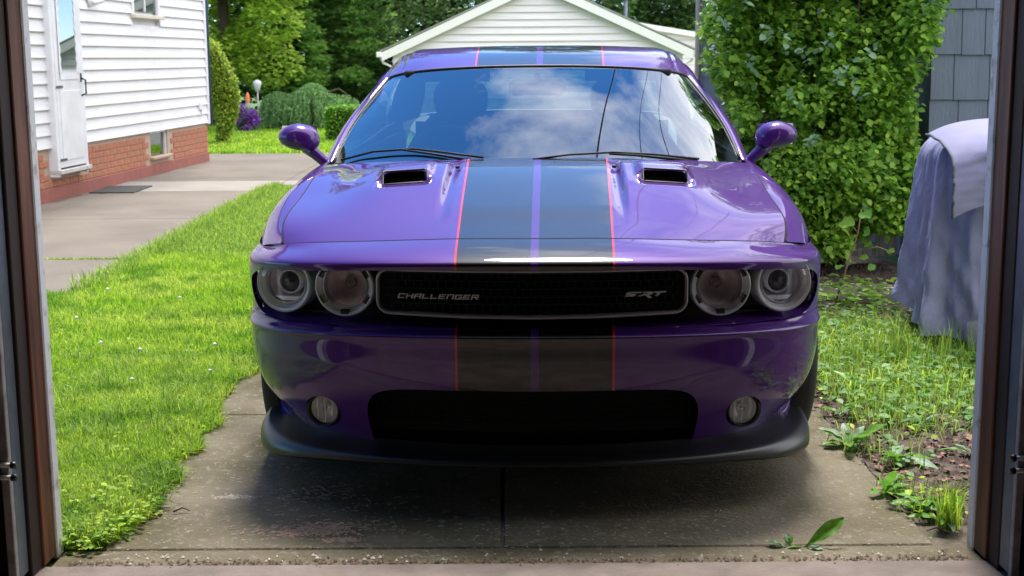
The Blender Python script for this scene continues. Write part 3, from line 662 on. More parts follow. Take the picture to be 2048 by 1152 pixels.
def fog_sdf(V):
    return np.minimum(np.hypot((V[:, 0] - .664) * .95, V[:, 2] - .290), np.hypot((V[:, 0] + .664) * .95, V[:, 2] - .290)) - .057
def arch_yz(V): return np.hypot(V[:, 1] - .96, V[:, 2] - .35) - .395
nose_sdf = lambda V: np.minimum(np.minimum(eye_sdf(V), mouth_sdf(V)), np.minimum(fog_sdf(V), np.hypot(V[:, 1] - .96, V[:, 2] - .35) - .395))
P = loft([rowA, rowA2, rB, rB1, rB2, rC, rD, rD1, rE0, rE05, rE1, rF, rG, rH, rI, rJ], 341, 170)
bumper = panel('front_bumper', P, STRIPED, car, nose_sdf, (0, .045, 0))
def ysurf(x, z, P=P):
    d = (P[:, :, 0] - x) ** 2 + (P[:, :, 2] - z) ** 2; i = np.unravel_index(np.argmin(d), d.shape); return P[i][1]
# black housing behind the eye opening: a band that follows the plan of the nose
def band(name, x0, x1, yo, z0f, z1f, m, n=80, parent=car, ysc=.95):
    X = np.linspace(x0, x1, n); Y = yo + np.interp(np.abs(X), PX, PY) * ysc
    g = np.array([[(x, y, z0f + (z1f - z0f) * v) for x, y in zip(X, Y)] for v in np.linspace(0, 1, 5)])
    return panel(name, g, m, parent)
band('lamp_housing', -.905, .905, .175, .54, .775, BLACK)
g = np.array([[(x, .03 + np.interp(abs(x), PX, PY) * .97 + v * .15, z_ + v * dz) for x in np.linspace(-.94, .94, 90)] for v, z_, dz in ((0, .584, 0), (.3, .586, 0), (1, .592, 0))])
panel('lower_shelf', g, STRIPED, car)
g = np.array([[(x, .035 + np.interp(abs(x), PX, PY) * .97 + v * .15, .770 - .028 * (x / .9) ** 2) for x in np.linspace(-.93, .93, 90)] for v in (0, .5, 1)])
panel('upper_lip', g, STRIPED, car)
# chin spoiler
sp0 = frow(.066, .216, .206, .846, zpow=6, tuck=.08); sp1 = frow(.050, .202, .206, .866, zpow=6, tuck=.06); sp2 = frow(.024, .190, .205, .895, zpow=7, tuck=.015); sp2b = frow(.004, .186, .200, .915, zpow=7, tuck=-.02); sp3 = frow(-.010, .179, .172, .925, zpow=7, tuck=-.035); sp4 = frow(-.014, .171, .132, .924, zpow=3, tuck=-.04); sp5 = frow(.01, .163, .124, .912, zpow=3, tuck=-.03); sp6 = frow(.25, .160, .120, .86)
panel('chin_spoiler', loft([sp0, sp1, sp2, sp2b, sp3, sp4, sp5, sp6], 221, 50), SATIN, car, lambda V: np.hypot(V[:, 1] - .96, V[:, 2] - .35) - .395)
# lower intake: back wall and mesh
band('intake_back', -.53, .53, .13, .24, .42, DARK)
bm = bmesh.new()
def curved_bar(bm, x0, x1, z, t, yo, n=30, h=.004):
    X = np.linspace(x0, x1, n); Y = yo + np.interp(np.abs(X), PX, PY) * .95
    vs = [[bm.verts.new((x, y + dy, z + dz)) for dy, dz in ((0, -t), (0, t), (h, t), (h, -t))] for x, y in zip(X, Y)]
    for a, b in zip(vs[:-1], vs[1:]):
        for j in range(4): bm.faces.new((a[j], b[j], b[(j+1) % 4], a[(j+1) % 4]))
for k in range(6): curved_bar(bm, -.5, .5, .270 + k * .023, .0016, .105)
for k in range(36):
    x = -.49 + k * .028; y = .105 + float(np.interp(abs(x), PX, PY)) * .95
    bbox(bm, x - .0012, x + .0012, y, y + .004, .258, .397)
bm_to('intake_mesh', bm, DARK, car)

# upper grille: frame, mesh, lettering
def rring(hx0, hx1, z0, z1, r, n=10):
    out = []
    for cx, cz, a0 in ((hx1 - r, z1 - r, 0), (hx0 + r, z1 - r, 90), (hx0 + r, z0 + r, 180), (hx1 - r, z0 + r, 270)):
        for k in range(n + 1):
            a = R(a0 + 90 * k / n); out.append((cx + r * math.cos(a), cz + r * math.sin(a)))
    return out
def grill_z(x, z):   # the frame droops slightly towards the middle of its lower edge
    return z - .010 * max(0, (.70 - z) / .07) * (1 - (x / .47) ** 2)
ring = []
base = rring(-.468, .468, .634, .766, .034)
dense = []
for i in range(len(base)):
    a, b = base[i], base[(i + 1) % len(base)]; n = max(1, int(math.dist(a, b) / .03))
    for k in range(n): dense.append((a[0] + (b[0] - a[0]) * k / n, a[1] + (b[1] - a[1]) * k / n))
ctr = (0, .70)
bm = bmesh.new(); vs = []
for i, (x, z) in enumerate(dense):
    p0, p1 = dense[i - 1], dense[(i + 1) % len(dense)]; tx, tz = p1[0] - p0[0], p1[1] - p0[1]; l = math.hypot(tx, tz); nx, nz = tz / l, -tx / l
    y = .030 + float(np.interp(abs(x), PX, PY)) * .95; loop = []
    for d, dy in ((.0045, .012), (.0045, .002), (.002, -.002), (-.002, -.002), (-.0045, .002), (-.0045, .03)):
        X, Z = x + nx * d, z + nz * d; loop.append(bm.verts.new((X, y + dy, grill_z(X, Z))))
    vs.append(loop)
for i in range(len(vs)):
    a, b = vs[i], vs[(i + 1) % len(vs)]
    for j in range(5): bm.faces.new((a[j], b[j], b[j+1], a[j+1]))
bm_to('grille_frame', bm, SATINCHROME, car, True)
band('grille_back', -.47, .47, .10, .61, .775, DARK)
bm = bmesh.new()
CW, CH = .0245, .0235
for r_ in range(6):
    z = .637 + CH * r_; curved_bar(bm, -.458, .458, z, .0012, .052, 40, .012)
    for k in range(39):
        x = -.4665 + CW * k + (CW / 2 if r_ % 2 else 0)
        if abs(x) > .452: continue
        y = .052 + float(np.interp(abs(x), PX, PY)) * .95
        bbox(bm, x - .0011, x + .0011, y, y + .012, z + .0012, min(z + CH - .0012, .764))
bm_to('grille_mesh', bm, SATIN, car)
# stroke lettering, each glyph on a unit box
GL = {'C': [[(1, .9), (.9, 1), (.1, 1), (0, .85), (0, .1), (.1, 0), (1, 0)]], 'H': [[(0, 0), (0, 1)], [(1, 0), (1, 1)], [(0, .5), (1, .5)]],
      'A': [[(0, 0), (0, .8), (.15, 1), (1, 1), (1, 0)], [(0, .42), (1, .42)]], 'L': [[(0, 1), (0, 0), (1, 0)]], 'E': [[(1, 1), (0, 1), (0, 0), (1, 0)], [(0, .5), (.85, .5)]],
      'N': [[(0, 0), (0, 1), (.9, 1), (1, .85), (1, 0)]], 'G': [[(1, 1), (.1, 1), (0, .9), (0, .1), (.1, 0), (1, 0), (1, .5), (.55, .5)]], 'R': [[(0, 0), (0, 1), (1, 1), (1, .5), (0, .5)], [(.5, .5), (1, 0)]]}
def letters(name, text, x0, x1, z0, h, gap, th, slant, m, hmul=0.55):
    n = len(text); wl = (x1 - x0 - gap * (n - 1)) / n; bm = bmesh.new()
    for i, ch in enumerate(text):
        ox = x0 + i * (wl + gap)
        for st in GL[ch]:
            for (ax, az), (bx, bz) in zip(st[:-1], st[1:]):
                A = np.array([ox + ax * wl + slant * az * h, z0 + az * h]); B = np.array([ox + bx * wl + slant * bz * h, z0 + bz * h])
                d = B - A; l = np.linalg.norm(d); d /= l; nrm = np.array([-d[1], d[0]]) * th * (hmul if abs(d[0]) > .8 else 1); A = A - d * th * .45; B = B + d * th * .45
                q = [A + nrm, B + nrm, B - nrm, A - nrm]
                y = .036 + float(np.interp(abs(A[0]), PX, PY)) * .95
                f = [bm.verts.new((p[0], y, p[1])) for p in q]; bk = [bm.verts.new((p[0], y + .006, p[1])) for p in q]
                bm.faces.new(f)
                for j in range(4): bm.faces.new((f[j], f[(j+1) % 4], bk[(j+1) % 4], bk[j]))
    return bm_to(name, bm, m, car)
letters('grille_lettering', 'CHALLENGER', -.404, -.163, .6795, .0125, .008, .0023, .35, BADGE)
bm = bmesh.new()
SRT = {'S': [(-.10, 0), (.62, 0), (.86, .22), (.80, .52), (.34, .52), (.40, .74), (1.30, .74), (1.46, 1.0), (.30, 1.0), (.02, .80), (.0, .42), (.42, .32), (.40, .24), (-.02, .24)],
       'R': [(1.02, 0), (1.30, 0), (1.52, .55), (1.95, .55), (1.90, .76), (1.50, .76), (1.60, 1.0), (2.25, 1.0), (2.40, .72), (2.18, .36), (1.95, .34), (2.30, -.42), (1.95, -.42), (1.60, .30), (1.38, .30)],
       'T': [(2.52, 0), (2.80, 0), (3.06, .72), (3.46, .72), (3.56, 1.0), (2.42, 1.0), (2.44, .72), (2.78, .72)]}
for ch, pts in SRT.items():
    f = []
    for x, z in pts:
        X = .284 + x * .0345; f.append((X, .036 + float(np.interp(abs(X), PX, PY)) * .95, .6845 + z * .0135))
    a = [bm.verts.new(p) for p in f]; b = [bm.verts.new((p[0], p[1] + .006, p[2])) for p in f]; bm.faces.new(a)
    for j in range(len(a)): bm.faces.new((a[j], a[(j+1) % len(a)], b[(j+1) % len(a)], b[j]))
bm_to('grille_badge', bm, BADGE, car)

# headlights
def headlight(x, z, y, outer, ang):
    r = .092
    o = lathe('headlight', [(r, -.05), (r, .012), (r - .003, .018), (r - .010, .016), (r - .011, .008), (r - .0145, .007), (r - .015, .000), (r - .0185, -.001), (r - .019, -.009), (.068, -.012), (.066, -.016)], GREYRING if outer else GREYRING, car, k=56)
    o.location = (x, y, z); o.rotation_euler = (0, 0, ang)
    lathe('bezel_ring', [(.070, -.016), (.071, -.004), (.067, .000), (.064, -.004), (.0635, -.016)], SATINCHROME, o, k=48)
    lathe('outer_ring', [(r + .002, -.01), (r + .003, .010), (r, .0195), (r - .004, .0195), (r - .006, .012)], PALESTEEL if outer else GREYRING, o, k=56)
    if outer:
        lathe('reflector', [(.064, -.014), (.058, -.04), (.045, -.062), (.03, -.07), (.001, -.072)], REFLECT, o, k=40)
        lathe('projector', [(.040, -.06), (.041, -.026), (.037, -.022), (.034, -.026), (.034, -.05)], GREYRING, o, k=36)
        V = [(.0335 * math.sin(a), -.045 + .030 * math.cos(a)) for a in np.linspace(math.pi / 2, 0.01, 12)]
        lathe('projector_lens', V, mat('projector_glass', (0.06, 0.06, 0.07), 0.06, spec=0.9) if 'projector_glass' not in MATS else MATS['projector_glass'], o, k=36)
        bm = bmesh.new(); bbox(bm, -.052, .045, .010, .014, -.060, -.044, .002); bm_to('lamp_step', bm, MATS['lamp_grey_ring'], o)
    else:
        lathe('reflector', [(.064, -.014), (.060, -.035), (.048, -.055), (.028, -.066), (.001, -.068)], AMBER, o, k=40)
        lathe('bulb', [(.018, -.066), (.017, -.046), (.012, -.038), (.001, -.035)], mat('bulb_glass', (0.35, 0.28, 0.25), 0.12, 0.4) if 'bulb_glass' not in MATS else MATS['bulb_glass'], o, k=20)
        for a in (-150, -90, -30, 30, 90, 150):      # dark notches of the halo ring
            bm = bmesh.new()
            c_, s_ = math.cos(R(a)), math.sin(R(a)); q = []
            for rr in (.0725, .0865):
                for dt in (-.013, .013): q.append((c_ * rr - s_ * dt, s_ * rr + c_ * dt))
            lo_ = [bm.verts.new((p[0], -.019, p[1])) for p in (q[0], q[1], q[3], q[2])]; hi_ = [bm.verts.new((p[0], -.004, p[1])) for p in (q[0], q[1], q[3], q[2])]
            bm.faces.new(lo_)
            for j in range(4): bm.faces.new((lo_[j], lo_[(j+1) % 4], hi_[(j+1) % 4], hi_[j]))
            bm_to('halo_notch', bm, BLACK, o)
    V = [((r - .006) * math.sin(a), .010 + .022 * math.cos(a)) for a in np.linspace(math.pi / 2, 0.01, 14)]
    lathe('lens', V, CLEAR, o, k=48)
    # the lamp disappears under the lip: trim everything above it
    for q in [o] + [c for c in bpy.data.objects if c.parent is o]:
        b2 = bmesh.new(); b2.from_mesh(q.data)
        bmesh.ops.bisect_plane(b2, geom=b2.verts[:] + b2.edges[:] + b2.faces[:], plane_co=(0, 0, (.748 if outer else .764) - z), plane_no=(0, 0, 1), clear_outer=True)
        b2.to_mesh(q.data); b2.free()
for s in (-1, 1):
    headlight(s * .783, .694, .275, True, s * R(16)); headlight(s * .576, .702, .165, False, s * R(8))
# fog lamps
for s in (-1, 1):
    y = ysurf(.664, .29) + .016
    o = lathe('fog_lamp', [(.056, -.05), (.056, .004), (.051, .010), (.047, .004), (.046, -.004)], BLACK, car, k=40); o.location = (s * .664, y, .290); o.rotation_euler = (R(4), 0, s * R(14))
    lathe('reflector', [(.046, -.004), (.043, -.02), (.03, -.034), (.012, -.040), (.001, -.04)], REFLECT, o, k=30)
    bm = bmesh.new()
    for k in (-2, 0, 2): bbox(bm, k * .0125 - .001, k * .0125 + .001, .006, .014, -math.sqrt(.044**2 - (k*.0125)**2), math.sqrt(.044**2 - (k*.0125)**2))
    bm_to('lens_flutes', bm, REFLECT, o)
    lathe('bulb', [(.012, -.04), (.012, -.012), (.001, -.006)], CHROME, o, k=16)
    lathe('lens', [(.046 * math.sin(a), .002 + .012 * math.cos(a)) for a in np.linspace(math.pi / 2, 0.01, 10)], CLEAR, o, k=36)
    lathe('fog_bezel', [(.060, -.03), (.0585, -.004), (.0555, -.004), (.0555, -.06)], BLACK, car, k=40).location = (s * .664, y + .006, .290)

# hood
hA = [(0, .180, .8475), (.2, .188, .847), (.42, .225, .8375), (.62, .275, .8265), (.72, .310, .8195), (.801, .355, .8095)]
def hrow(y0, zc, zs, xs, yb, rise=0.0):
    return [(xs * k / .803, y0 + yb * (k / .803) ** 2, zc + (zs - zc) * (k / .803) ** 2.4 + rise * math.exp(-(k / .3) ** 2) * 0) for k in (0, .2, .42, .62, .72, .803)]
hB = hrow(.36, .885, .862, .822, .12)
hC = hrow(.62, .934, .913, .818, .13)
hD = hrow(.90, .982, .958, .817, .12)
hE = hrow(1.08, 1.006, .981, .817, .12)
hF = hrow(1.19, 1.016, .990, .815, .12)
def sstep(x, a, b):
    t = np.clip((x - a) / (b - a), 0, 1); return t * t * (3 - 2 * t)
def hood_add(P):
    x, y = np.abs(P[..., 0]), P[..., 1]
    W = sstep(x, .292, .322) * (1 - sstep(x, .50, .76))
    h = .026 * sstep(y, .34, .80) * (1 - sstep(y, .98, 1.22))
    Wl = sstep(x, .35, .385) * (1 - sstep(x, .53, .565))
    lid = .022 * sstep(y, .800, .835) * (1 - sstep(y, .88, 1.12))
    dip = -.014 * sstep(y, .70, .785) * (1 - sstep(y, .79, .81))
    P = P.copy(); P[..., 2] += W * h + Wl * (lid + dip) * 1.0
    # raised centre section
    P[..., 2] += .006 * (1 - sstep(x, .262, .30)) * sstep(y, .3, .5)
    return P
HP = hood_add(loft([hA, hB, hC, hD, hE, hF], 361, 240))
slot = lambda V: np.minimum(rbox_sdf(0, 1, .457, .806, .076, .018, .012)(V), rbox_sdf(0, 1, -.457, .806, .076, .018, .012)(V))
hood = panel('hood', HP, STRIPED, car, slot)
for s in (-1, 1):
    box('scoop_well', s * .457 - .09, s * .457 + .09, .785, .875, .86, .925, DARK, hood); box('scoop_back', s * .457 - .075, s * .457 + .075, .829, .86, .90, .978, DARK, hood)
    bm = bmesh.new()
    for k in range(9): bbox(bm, s * .457 - .07 + k * .0175 - .001, s * .457 - .07 + k * .0175 + .001, .812, .815, .925, .965)
    bm_to('scoop_mesh', bm, BLACK, hood)
    bm = bmesh.new(); bbox(bm, s * .285 - .008 + .004, s * .285 + .008 + .004, 0.985, 1.000, .998, 1.010, .003); bm_to('washer_nozzle', bm, BLACK, hood)
def hood_z(x, y):
    d = (HP[:, :, 0] - x) ** 2 + (HP[:, :, 1] - y) ** 2; i = np.unravel_index(np.argmin(d), d.shape); return HP[i][2]
for s in (-1, 1):
    pts = [(s * .457 + (.076 - .012) * sx + .012 * math.cos(R(a)), .806 + (.018 - .012) * sy + .012 * math.sin(R(a))) for sx, sy, aa in ((1, 1, (0, 45, 90)), (-1, 1, (90, 135, 180)), (-1, -1, (180, 225, 270)), (1, -1, (270, 315, 360))) for a in aa]
    pts = [pts[-1]] + pts; tubes('scoop_trim', [([(x, y, (hood_z(x, .786) if y < .806 else hood_z(x, .832)) + .0005) for x, y in pts], .0042)], BLACK, hood, 6)
tubes('hood_gap_shadow', [([tuple(HP[0, j] + np.array([0, -.0045, -.0035])) for j in range(0, 361, 6)], .0034)] + [([tuple(HP[i, j] + np.array([sx * .0035, 0, -.0045])) for i in range(0, 236, 5)], .0034) for j, sx in ((0, -1), (-1, 1))], DARK, hood, 5)  # black tubes standing in for the shadow line of the hood gap
box('engine_bay_floor', -.80, .80, .30, 1.45, .60, .61, DARK, car)
# cowl below the windscreen
g = loft([[(0, 1.185, .992), (.42, 1.22, .988), (.70, 1.28, .982), (.83, 1.33, .965)], [(0, 1.30, .985), (.42, 1.33, .985), (.70, 1.42, .98), (.84, 1.52, .965)]], 60, 4)
panel('cowl', g, BLACK, car)

# body sides (fender, door, rear quarter) as one loft cut at the shut lines
def srow(y, p): return [(x, y + dy, z) for x, dy, z in p]
S = []
secs = [
 (.36, [(.810, -.010, .811), (.862, .050, .800), (.910, .150, .780), (.936, .27, .75), (.950, .33, .67), (.954, .33, .52), (.925, .33, .32), (.90, .33, .25)]),
 (.55, [(.823, 0, .857), (.872, .02, .850), (.918, .08, .822), (.944, .12, .775), (.955, .13, .69), (.957, .13, .52), (.93, .13, .32), (.91, .13, .25)]),
 (.80, [(.820, 0, .915), (.868, 0, .912), (.912, 0, .885), (.940, 0, .830), (.956, 0, .71), (.958, 0, .52), (.94, 0, .32), (.92, 0, .22)]),
 (1.10, [(.819, 0, .967), (.862, 0, .960), (.902, 0, .925), (.930, 0, .86), (.953, 0, .72), (.957, 0, .52), (.94, 0, .32), (.92, 0, .20)]),
 (1.42, [(.817, 0, .992), (.855, 0, .982), (.892, 0, .945), (.922, 0, .88), (.950, 0, .73), (.955, 0, .52), (.935, 0, .30), (.91, 0, .19)]),
 (2.10, [(.817, 0, 1.00), (.855, 0, .992), (.892, 0, .958), (.922, 0, .89), (.950, 0, .74), (.955, 0, .52), (.935, 0, .30), (.91, 0, .19)]),
 (2.80, [(.820, 0, 1.015), (.858, 0, 1.01), (.897, 0, .975), (.928, 0, .90), (.952, 0, .74), (.957, 0, .52), (.935, 0, .30), (.91, 0, .19)]),
 (3.50, [(.800, 0, 1.06), (.855, 0, 1.045), (.91, 0, 1.0), (.945, 0, .92), (.960, 0, .76), (.960, 0, .52), (.94, 0, .32), (.92, 0, .22)]),
 (4.30, [(.76, 0, 1.06), (.83, 0, 1.05), (.89, 0, 1.0), (.925, 0, .91), (.945, 0, .76), (.945, 0, .52), (.92, 0, .34), (.90, 0, .25)]),
 (4.85, [(.72, 0, 1.03), (.79, 0, 1.02), (.84, 0, .97), (.87, 0, .88), (.89, 0, .74), (.89, 0, .52), (.87, 0, .36), (.85, 0, .30)])]
def at_y(y):
    ys = np.array([s[0] for s in secs], float); return [tuple(v) for v in np.stack([nspline(ys, np.array([[s[1][j][0], s[1][j][1], s[1][j][2]] for s in secs]), np.array([y]))[0] for j in range(8)])]
wheel_cut = lambda V: np.minimum(np.hypot(V[:, 1] - .96, V[:, 2] - .35) - .395, np.hypot(V[:, 1] - 3.92, V[:, 2] - .35) - .40)
for s in (-1, 1):
    for nm, ya, yb, n in (('fender', .36, 1.42, 90), ('door', 1.427, 2.86, 60), ('rear_quarter', 2.867, 4.85, 90)):
        rows = [srow(y, at_y(y)) for y in np.linspace(ya, yb, 9)]
        rows = [[(s * a, b, c) for a, b, c in r] for r in rows]
        o = panel(nm, loft(rows, 60, n, False), PAINT, car, wheel_cut if nm != 'door' else None, (-s * .05, 0, 0), flip=(s > 0))
        if nm != 'fender': box('door_card' if nm == 'door' else 'side_trim', s * .80 - .01, s * .80 + .01, ya, min(yb, 4.0), .25, .985, FABRIC, o)
        if nm == 'door':
            tubes('door_handle', [([(s * .955, 2.45, .80), (s * .972, 2.47, .80), (s * .972, 2.62, .80), (s * .955, 2.64, .80)], .010)], PAINT, o)
# greenhouse
wb = [(0, 1.165, 1.004), (.2, 1.17, 1.003), (.4, 1.20, 1.001), (.6, 1.265, .996), (.74, 1.36, .990), (.810, 1.455, .986)]
wm1 = [(0, 1.45, 1.128), (.2, 1.455, 1.127), (.4, 1.485, 1.123), (.57, 1.55, 1.114), (.71, 1.63, 1.102), (.786, 1.69, 1.092)]
wm = [(0, 1.74, 1.246), (.2, 1.745, 1.245), (.4, 1.775, 1.239), (.55, 1.83, 1.226), (.67, 1.895, 1.209), (.742, 1.95, 1.194)]
wt = [(0, 2.05, 1.361), (.2, 2.055, 1.359), (.4, 2.08, 1.351), (.53, 2.12, 1.340), (.62, 2.17, 1.326), (.668, 2.205, 1.310)]
WS = loft([wb, wm1, wm, wt], 100, 50)
panel('windshield', WS, GLASS, car)
# black frit edge and A pillars: strips outside the glass edge
edge = [WS[i, -1] for i in range(50)]
for s in (-1, 1):
    A = [np.array([s * p[0], p[1], p[2]]) for p in edge]
    rows = []
    for i, p in enumerate(A):
        k = i / 49.
        rows.append([p + np.array([0, .0, -.004]), p + np.array([s * .010, .004, .004]), p + np.array([s * .030, .03, .004]), p + np.array([s * .048, .075, -.012]), p + np.array([s * .052, .12, -.035])])
    panel('a_pillar', loft([[tuple(q) for q in r] for r in rows], 16, 50, False), PAINT, car, flip=(s < 0))
off = np.array([0, -.001, .0025])
path = [tuple(WS[i, 0] + off) for i in range(0, 50, 3)] + [tuple(WS[-1, j] + off) for j in range(2, 98, 3)] + [tuple(WS[i, -1] + off) for i in range(49, -1, -3)]
tubes('windshield_seal', [(path, .0048)], BLACK, car, 6)
# roof
r0 = [(0, 2.062, 1.367), (.2, 2.067, 1.365), (.4, 2.092, 1.357), (.53, 2.132, 1.347), (.62, 2.182, 1.333), (.675, 2.225, 1.318)]
r1 = [(0, 2.25, 1.410), (.2, 2.255, 1.408), (.4, 2.27, 1.402), (.53, 2.30, 1.394), (.61, 2.34, 1.382), (.665, 2.37, 1.362)]
r2 = [(0, 2.50, 1.444), (.2, 2.50, 1.442), (.4, 2.51, 1.437), (.53, 2.52, 1.430), (.60, 2.54, 1.421), (.655, 2.56, 1.400)]
r3 = [(0, 2.80, 1.458), (.2, 2.80, 1.457), (.4, 2.80, 1.451), (.53, 2.80, 1.445), (.60, 2.80, 1.436), (.655, 2.80, 1.412)]
r4 = [(0, 3.20, 1.440), (.2, 3.20, 1.439), (.4, 3.19, 1.433), (.53, 3.18, 1.426), (.60, 3.17, 1.415), (.655, 3.16, 1.390)]
r5 = [(0, 3.45, 1.405), (.2, 3.44, 1.404), (.4, 3.42, 1.398), (.53, 3.40, 1.390), (.60, 3.38, 1.38), (.655, 3.36, 1.355)]
RP = loft([r0, r1, r2, r3, r4, r5], 121, 70)
RP[..., 2] -= .006 * np.exp(-((np.abs(RP[..., 0]) - .615) / .008) ** 2)      # drip channels
panel('roof', RP, STRIPED, car)
rb = [(0, 3.46, 1.398), (.3, 3.45, 1.394), (.55, 3.41, 1.375), (.64, 3.39, 1.34)]; rc = [(0, 4.05, 1.10), (.3, 4.04, 1.098), (.6, 4.0, 1.088), (.70, 3.97, 1.08)]
rbm = [(0, 3.77, 1.262), (.3, 3.76, 1.258), (.58, 3.71, 1.24), (.675, 3.69, 1.215)]
panel('rear_window', loft([rb, rbm, rc], 60, 16), GLASS, car)
t0 = [(0, 4.06, 1.095), (.3, 4.05, 1.093), (.6, 4.01, 1.083), (.77, 3.90, 1.065)]; t1 = [(0, 4.5, 1.09), (.3, 4.5, 1.088), (.6, 4.48, 1.078), (.75, 4.45, 1.058)]; t2 = [(0, 4.93, 1.08), (.3, 4.93, 1.078), (.6, 4.91, 1.068), (.72, 4.85, 1.03)]
panel('trunk_lid', loft([t0, t1, t2], 60, 16), STRIPED, car)
q0 = [(0, 4.93, 1.08), (.3, 4.93, 1.078), (.6, 4.91, 1.068), (.72, 4.86, 1.03)]; q1 = [(0, 5.0, .85), (.3, 5.0, .85), (.6, 4.97, .85), (.88, 4.86, .8)]; q2 = [(0, 5.0, .35), (.3, 5.0, .35), (.6, 4.97, .35), (.86, 4.86, .34)]
panel('rear_bumper', loft([q0, q1, q2], 60, 16), PAINT, car)
for s in (-1, 1):
    f0 = [(s * .82, 1.62, 1.005), (s * .822, 2.2, 1.010), (s * .825, 2.8, 1.02), (s * .81, 3.25, 1.05)]
    f1 = [(s * .775, 1.80, 1.14), (s * .755, 2.25, 1.22), (s * .755, 2.8, 1.25), (s * .765, 3.2, 1.23)]
    f2 = [(s * .715, 2.12, 1.29), (s * .695, 2.40, 1.350), (s * .680, 2.8, 1.375), (s * .685, 3.2, 1.350)]
    panel('side_window', loft([f0, f1, f2], 30, 14, False), GLASS, car, flip=(s > 0))
    c0 = [(s * .80, 3.255, 1.05), (s * .77, 3.7, 1.065), (s * .74, 4.0, 1.07)]; c1 = [(s * .755, 3.205, 1.23), (s * .72, 3.55, 1.23), (s * .69, 3.80, 1.18)]; c2 = [(s * .660, 3.16, 1.38), (s * .655, 3.30, 1.365), (s * .645, 3.42, 1.33)]
    panel('c_pillar', loft([c0, c1, c2], 24, 14, False), PAINT, car, flip=(s > 0)); panel('pillar_trim', loft([c0, c1, c2], 24, 14, False) - np.array([s * .03, 0, .012]), FABRIC, car)
    g0 = [(s * .655, 2.56, 1.400), (s * .655, 2.80, 1.412), (s * .655, 3.16, 1.39), (s * .655, 3.36, 1.355)]; g1 = [(s * .692, 2.50, 1.352), (s * .684, 2.80, 1.374), (s * .686, 3.17, 1.345), (s * .66, 3.36, 1.32)]
    g0 = [(s * .668, 2.24, 1.318), (s * .662, 2.40, 1.372)] + g0; g1 = [(s * .716, 2.16, 1.285), (s * .702, 2.34, 1.33)] + g1
    panel('roof_rail', loft([g0, g1], 30, 4, False), PAINT, car, flip=(s > 0))

panel('headliner', RP[:, 4:-4] - np.array([0, 0, .022]), FABRIC, car)
# wipers
def wiper(pts_blade, pts_arm):
    o = tubes('wiper', [(pts_arm, [.008, .006, .0045, .004])], WIPER, car, 8)
    tubes('wiper_blade', [(pts_blade, .0045)], WIPER, o, 6)
def on_ws(x, v, off=.014):
    j = int(np.argmin(np.abs(WS[0, :, 0] - x))); p = WS[int(v * 49), j]; return (p[0], p[1] - off * .5, p[2] + off)
wiper([on_ws(-.77, .02), on_ws(-.64, .09), on_ws(-.48, .105), on_ws(-.32, .07), on_ws(-.20, .03)], [(-.14, 1.20, 1.002), (-.27, 1.20, 1.018), (-.40, 1.24, 1.036), (-.52, 1.28, 1.050)])
wiper([on_ws(0.0, .02), on_ws(.13, .05), on_ws(.30, .065), on_ws(.46, .05), on_ws(.62, .01)], [(.62, 1.27, .998), (.50, 1.24, 1.014), (.38, 1.22, 1.028), (.28, 1.21, 1.034)])

# mirrors
for s in (-1, 1):
    V, F = [], []; nu_, nv_ = 36, 20
    for i in range(nv_ + 1):
        ph = math.pi * i / nv_
        for j in range(nu_):
            th = 2 * math.pi * j / nu_
            cx, cz = math.cos(th), math.sin(th)
            sg = lambda q, e: math.copysign(abs(q) ** e, q)
            X = sg(cx, .82) * math.sin(ph) ** .72; Z = sg(cz, .85) * math.sin(ph) ** .72; Y = -math.cos(ph)
            tp = 1 - .22 * (X * 1.0 if X > 0 else 0)     # slimmer at the outer tip
            V.append((s * .084 * X, (.072 if Y < 0 else .018) * Y, .056 * Z * tp + .012 * X * (1 if X < 0 else .2)))
    for i in range(nv_):
        for j in range(nu_): F.append((i*nu_+j, i*nu_+(j+1) % nu_, (i+1)*nu_+(j+1) % nu_, (i+1)*nu_+j))
    o = link('side_mirror', npmesh('side_mirror', V, F), PAINT, car, True); o.location = (s * .964, 1.56, 1.085)
    if s > 0:
        bmx = bmesh.new(); bmx.from_mesh(o.data); bmesh.ops.recalc_face_normals(bmx, faces=bmx.faces); bmx.to_mesh(o.data); bmx.free()
    tubes('mirror_stem', [([(-s * .03, .0, -.040), (-s * .065, -.005, -.068), (-s * .105, -.01, -.104), (-s * .125, .0, -.130)], [.030, .024, .021, .024])], PAINT, o, 12)
    box('mirror_glass', -.07, .07, .015, .020, -.04, .045, CHROME, o)

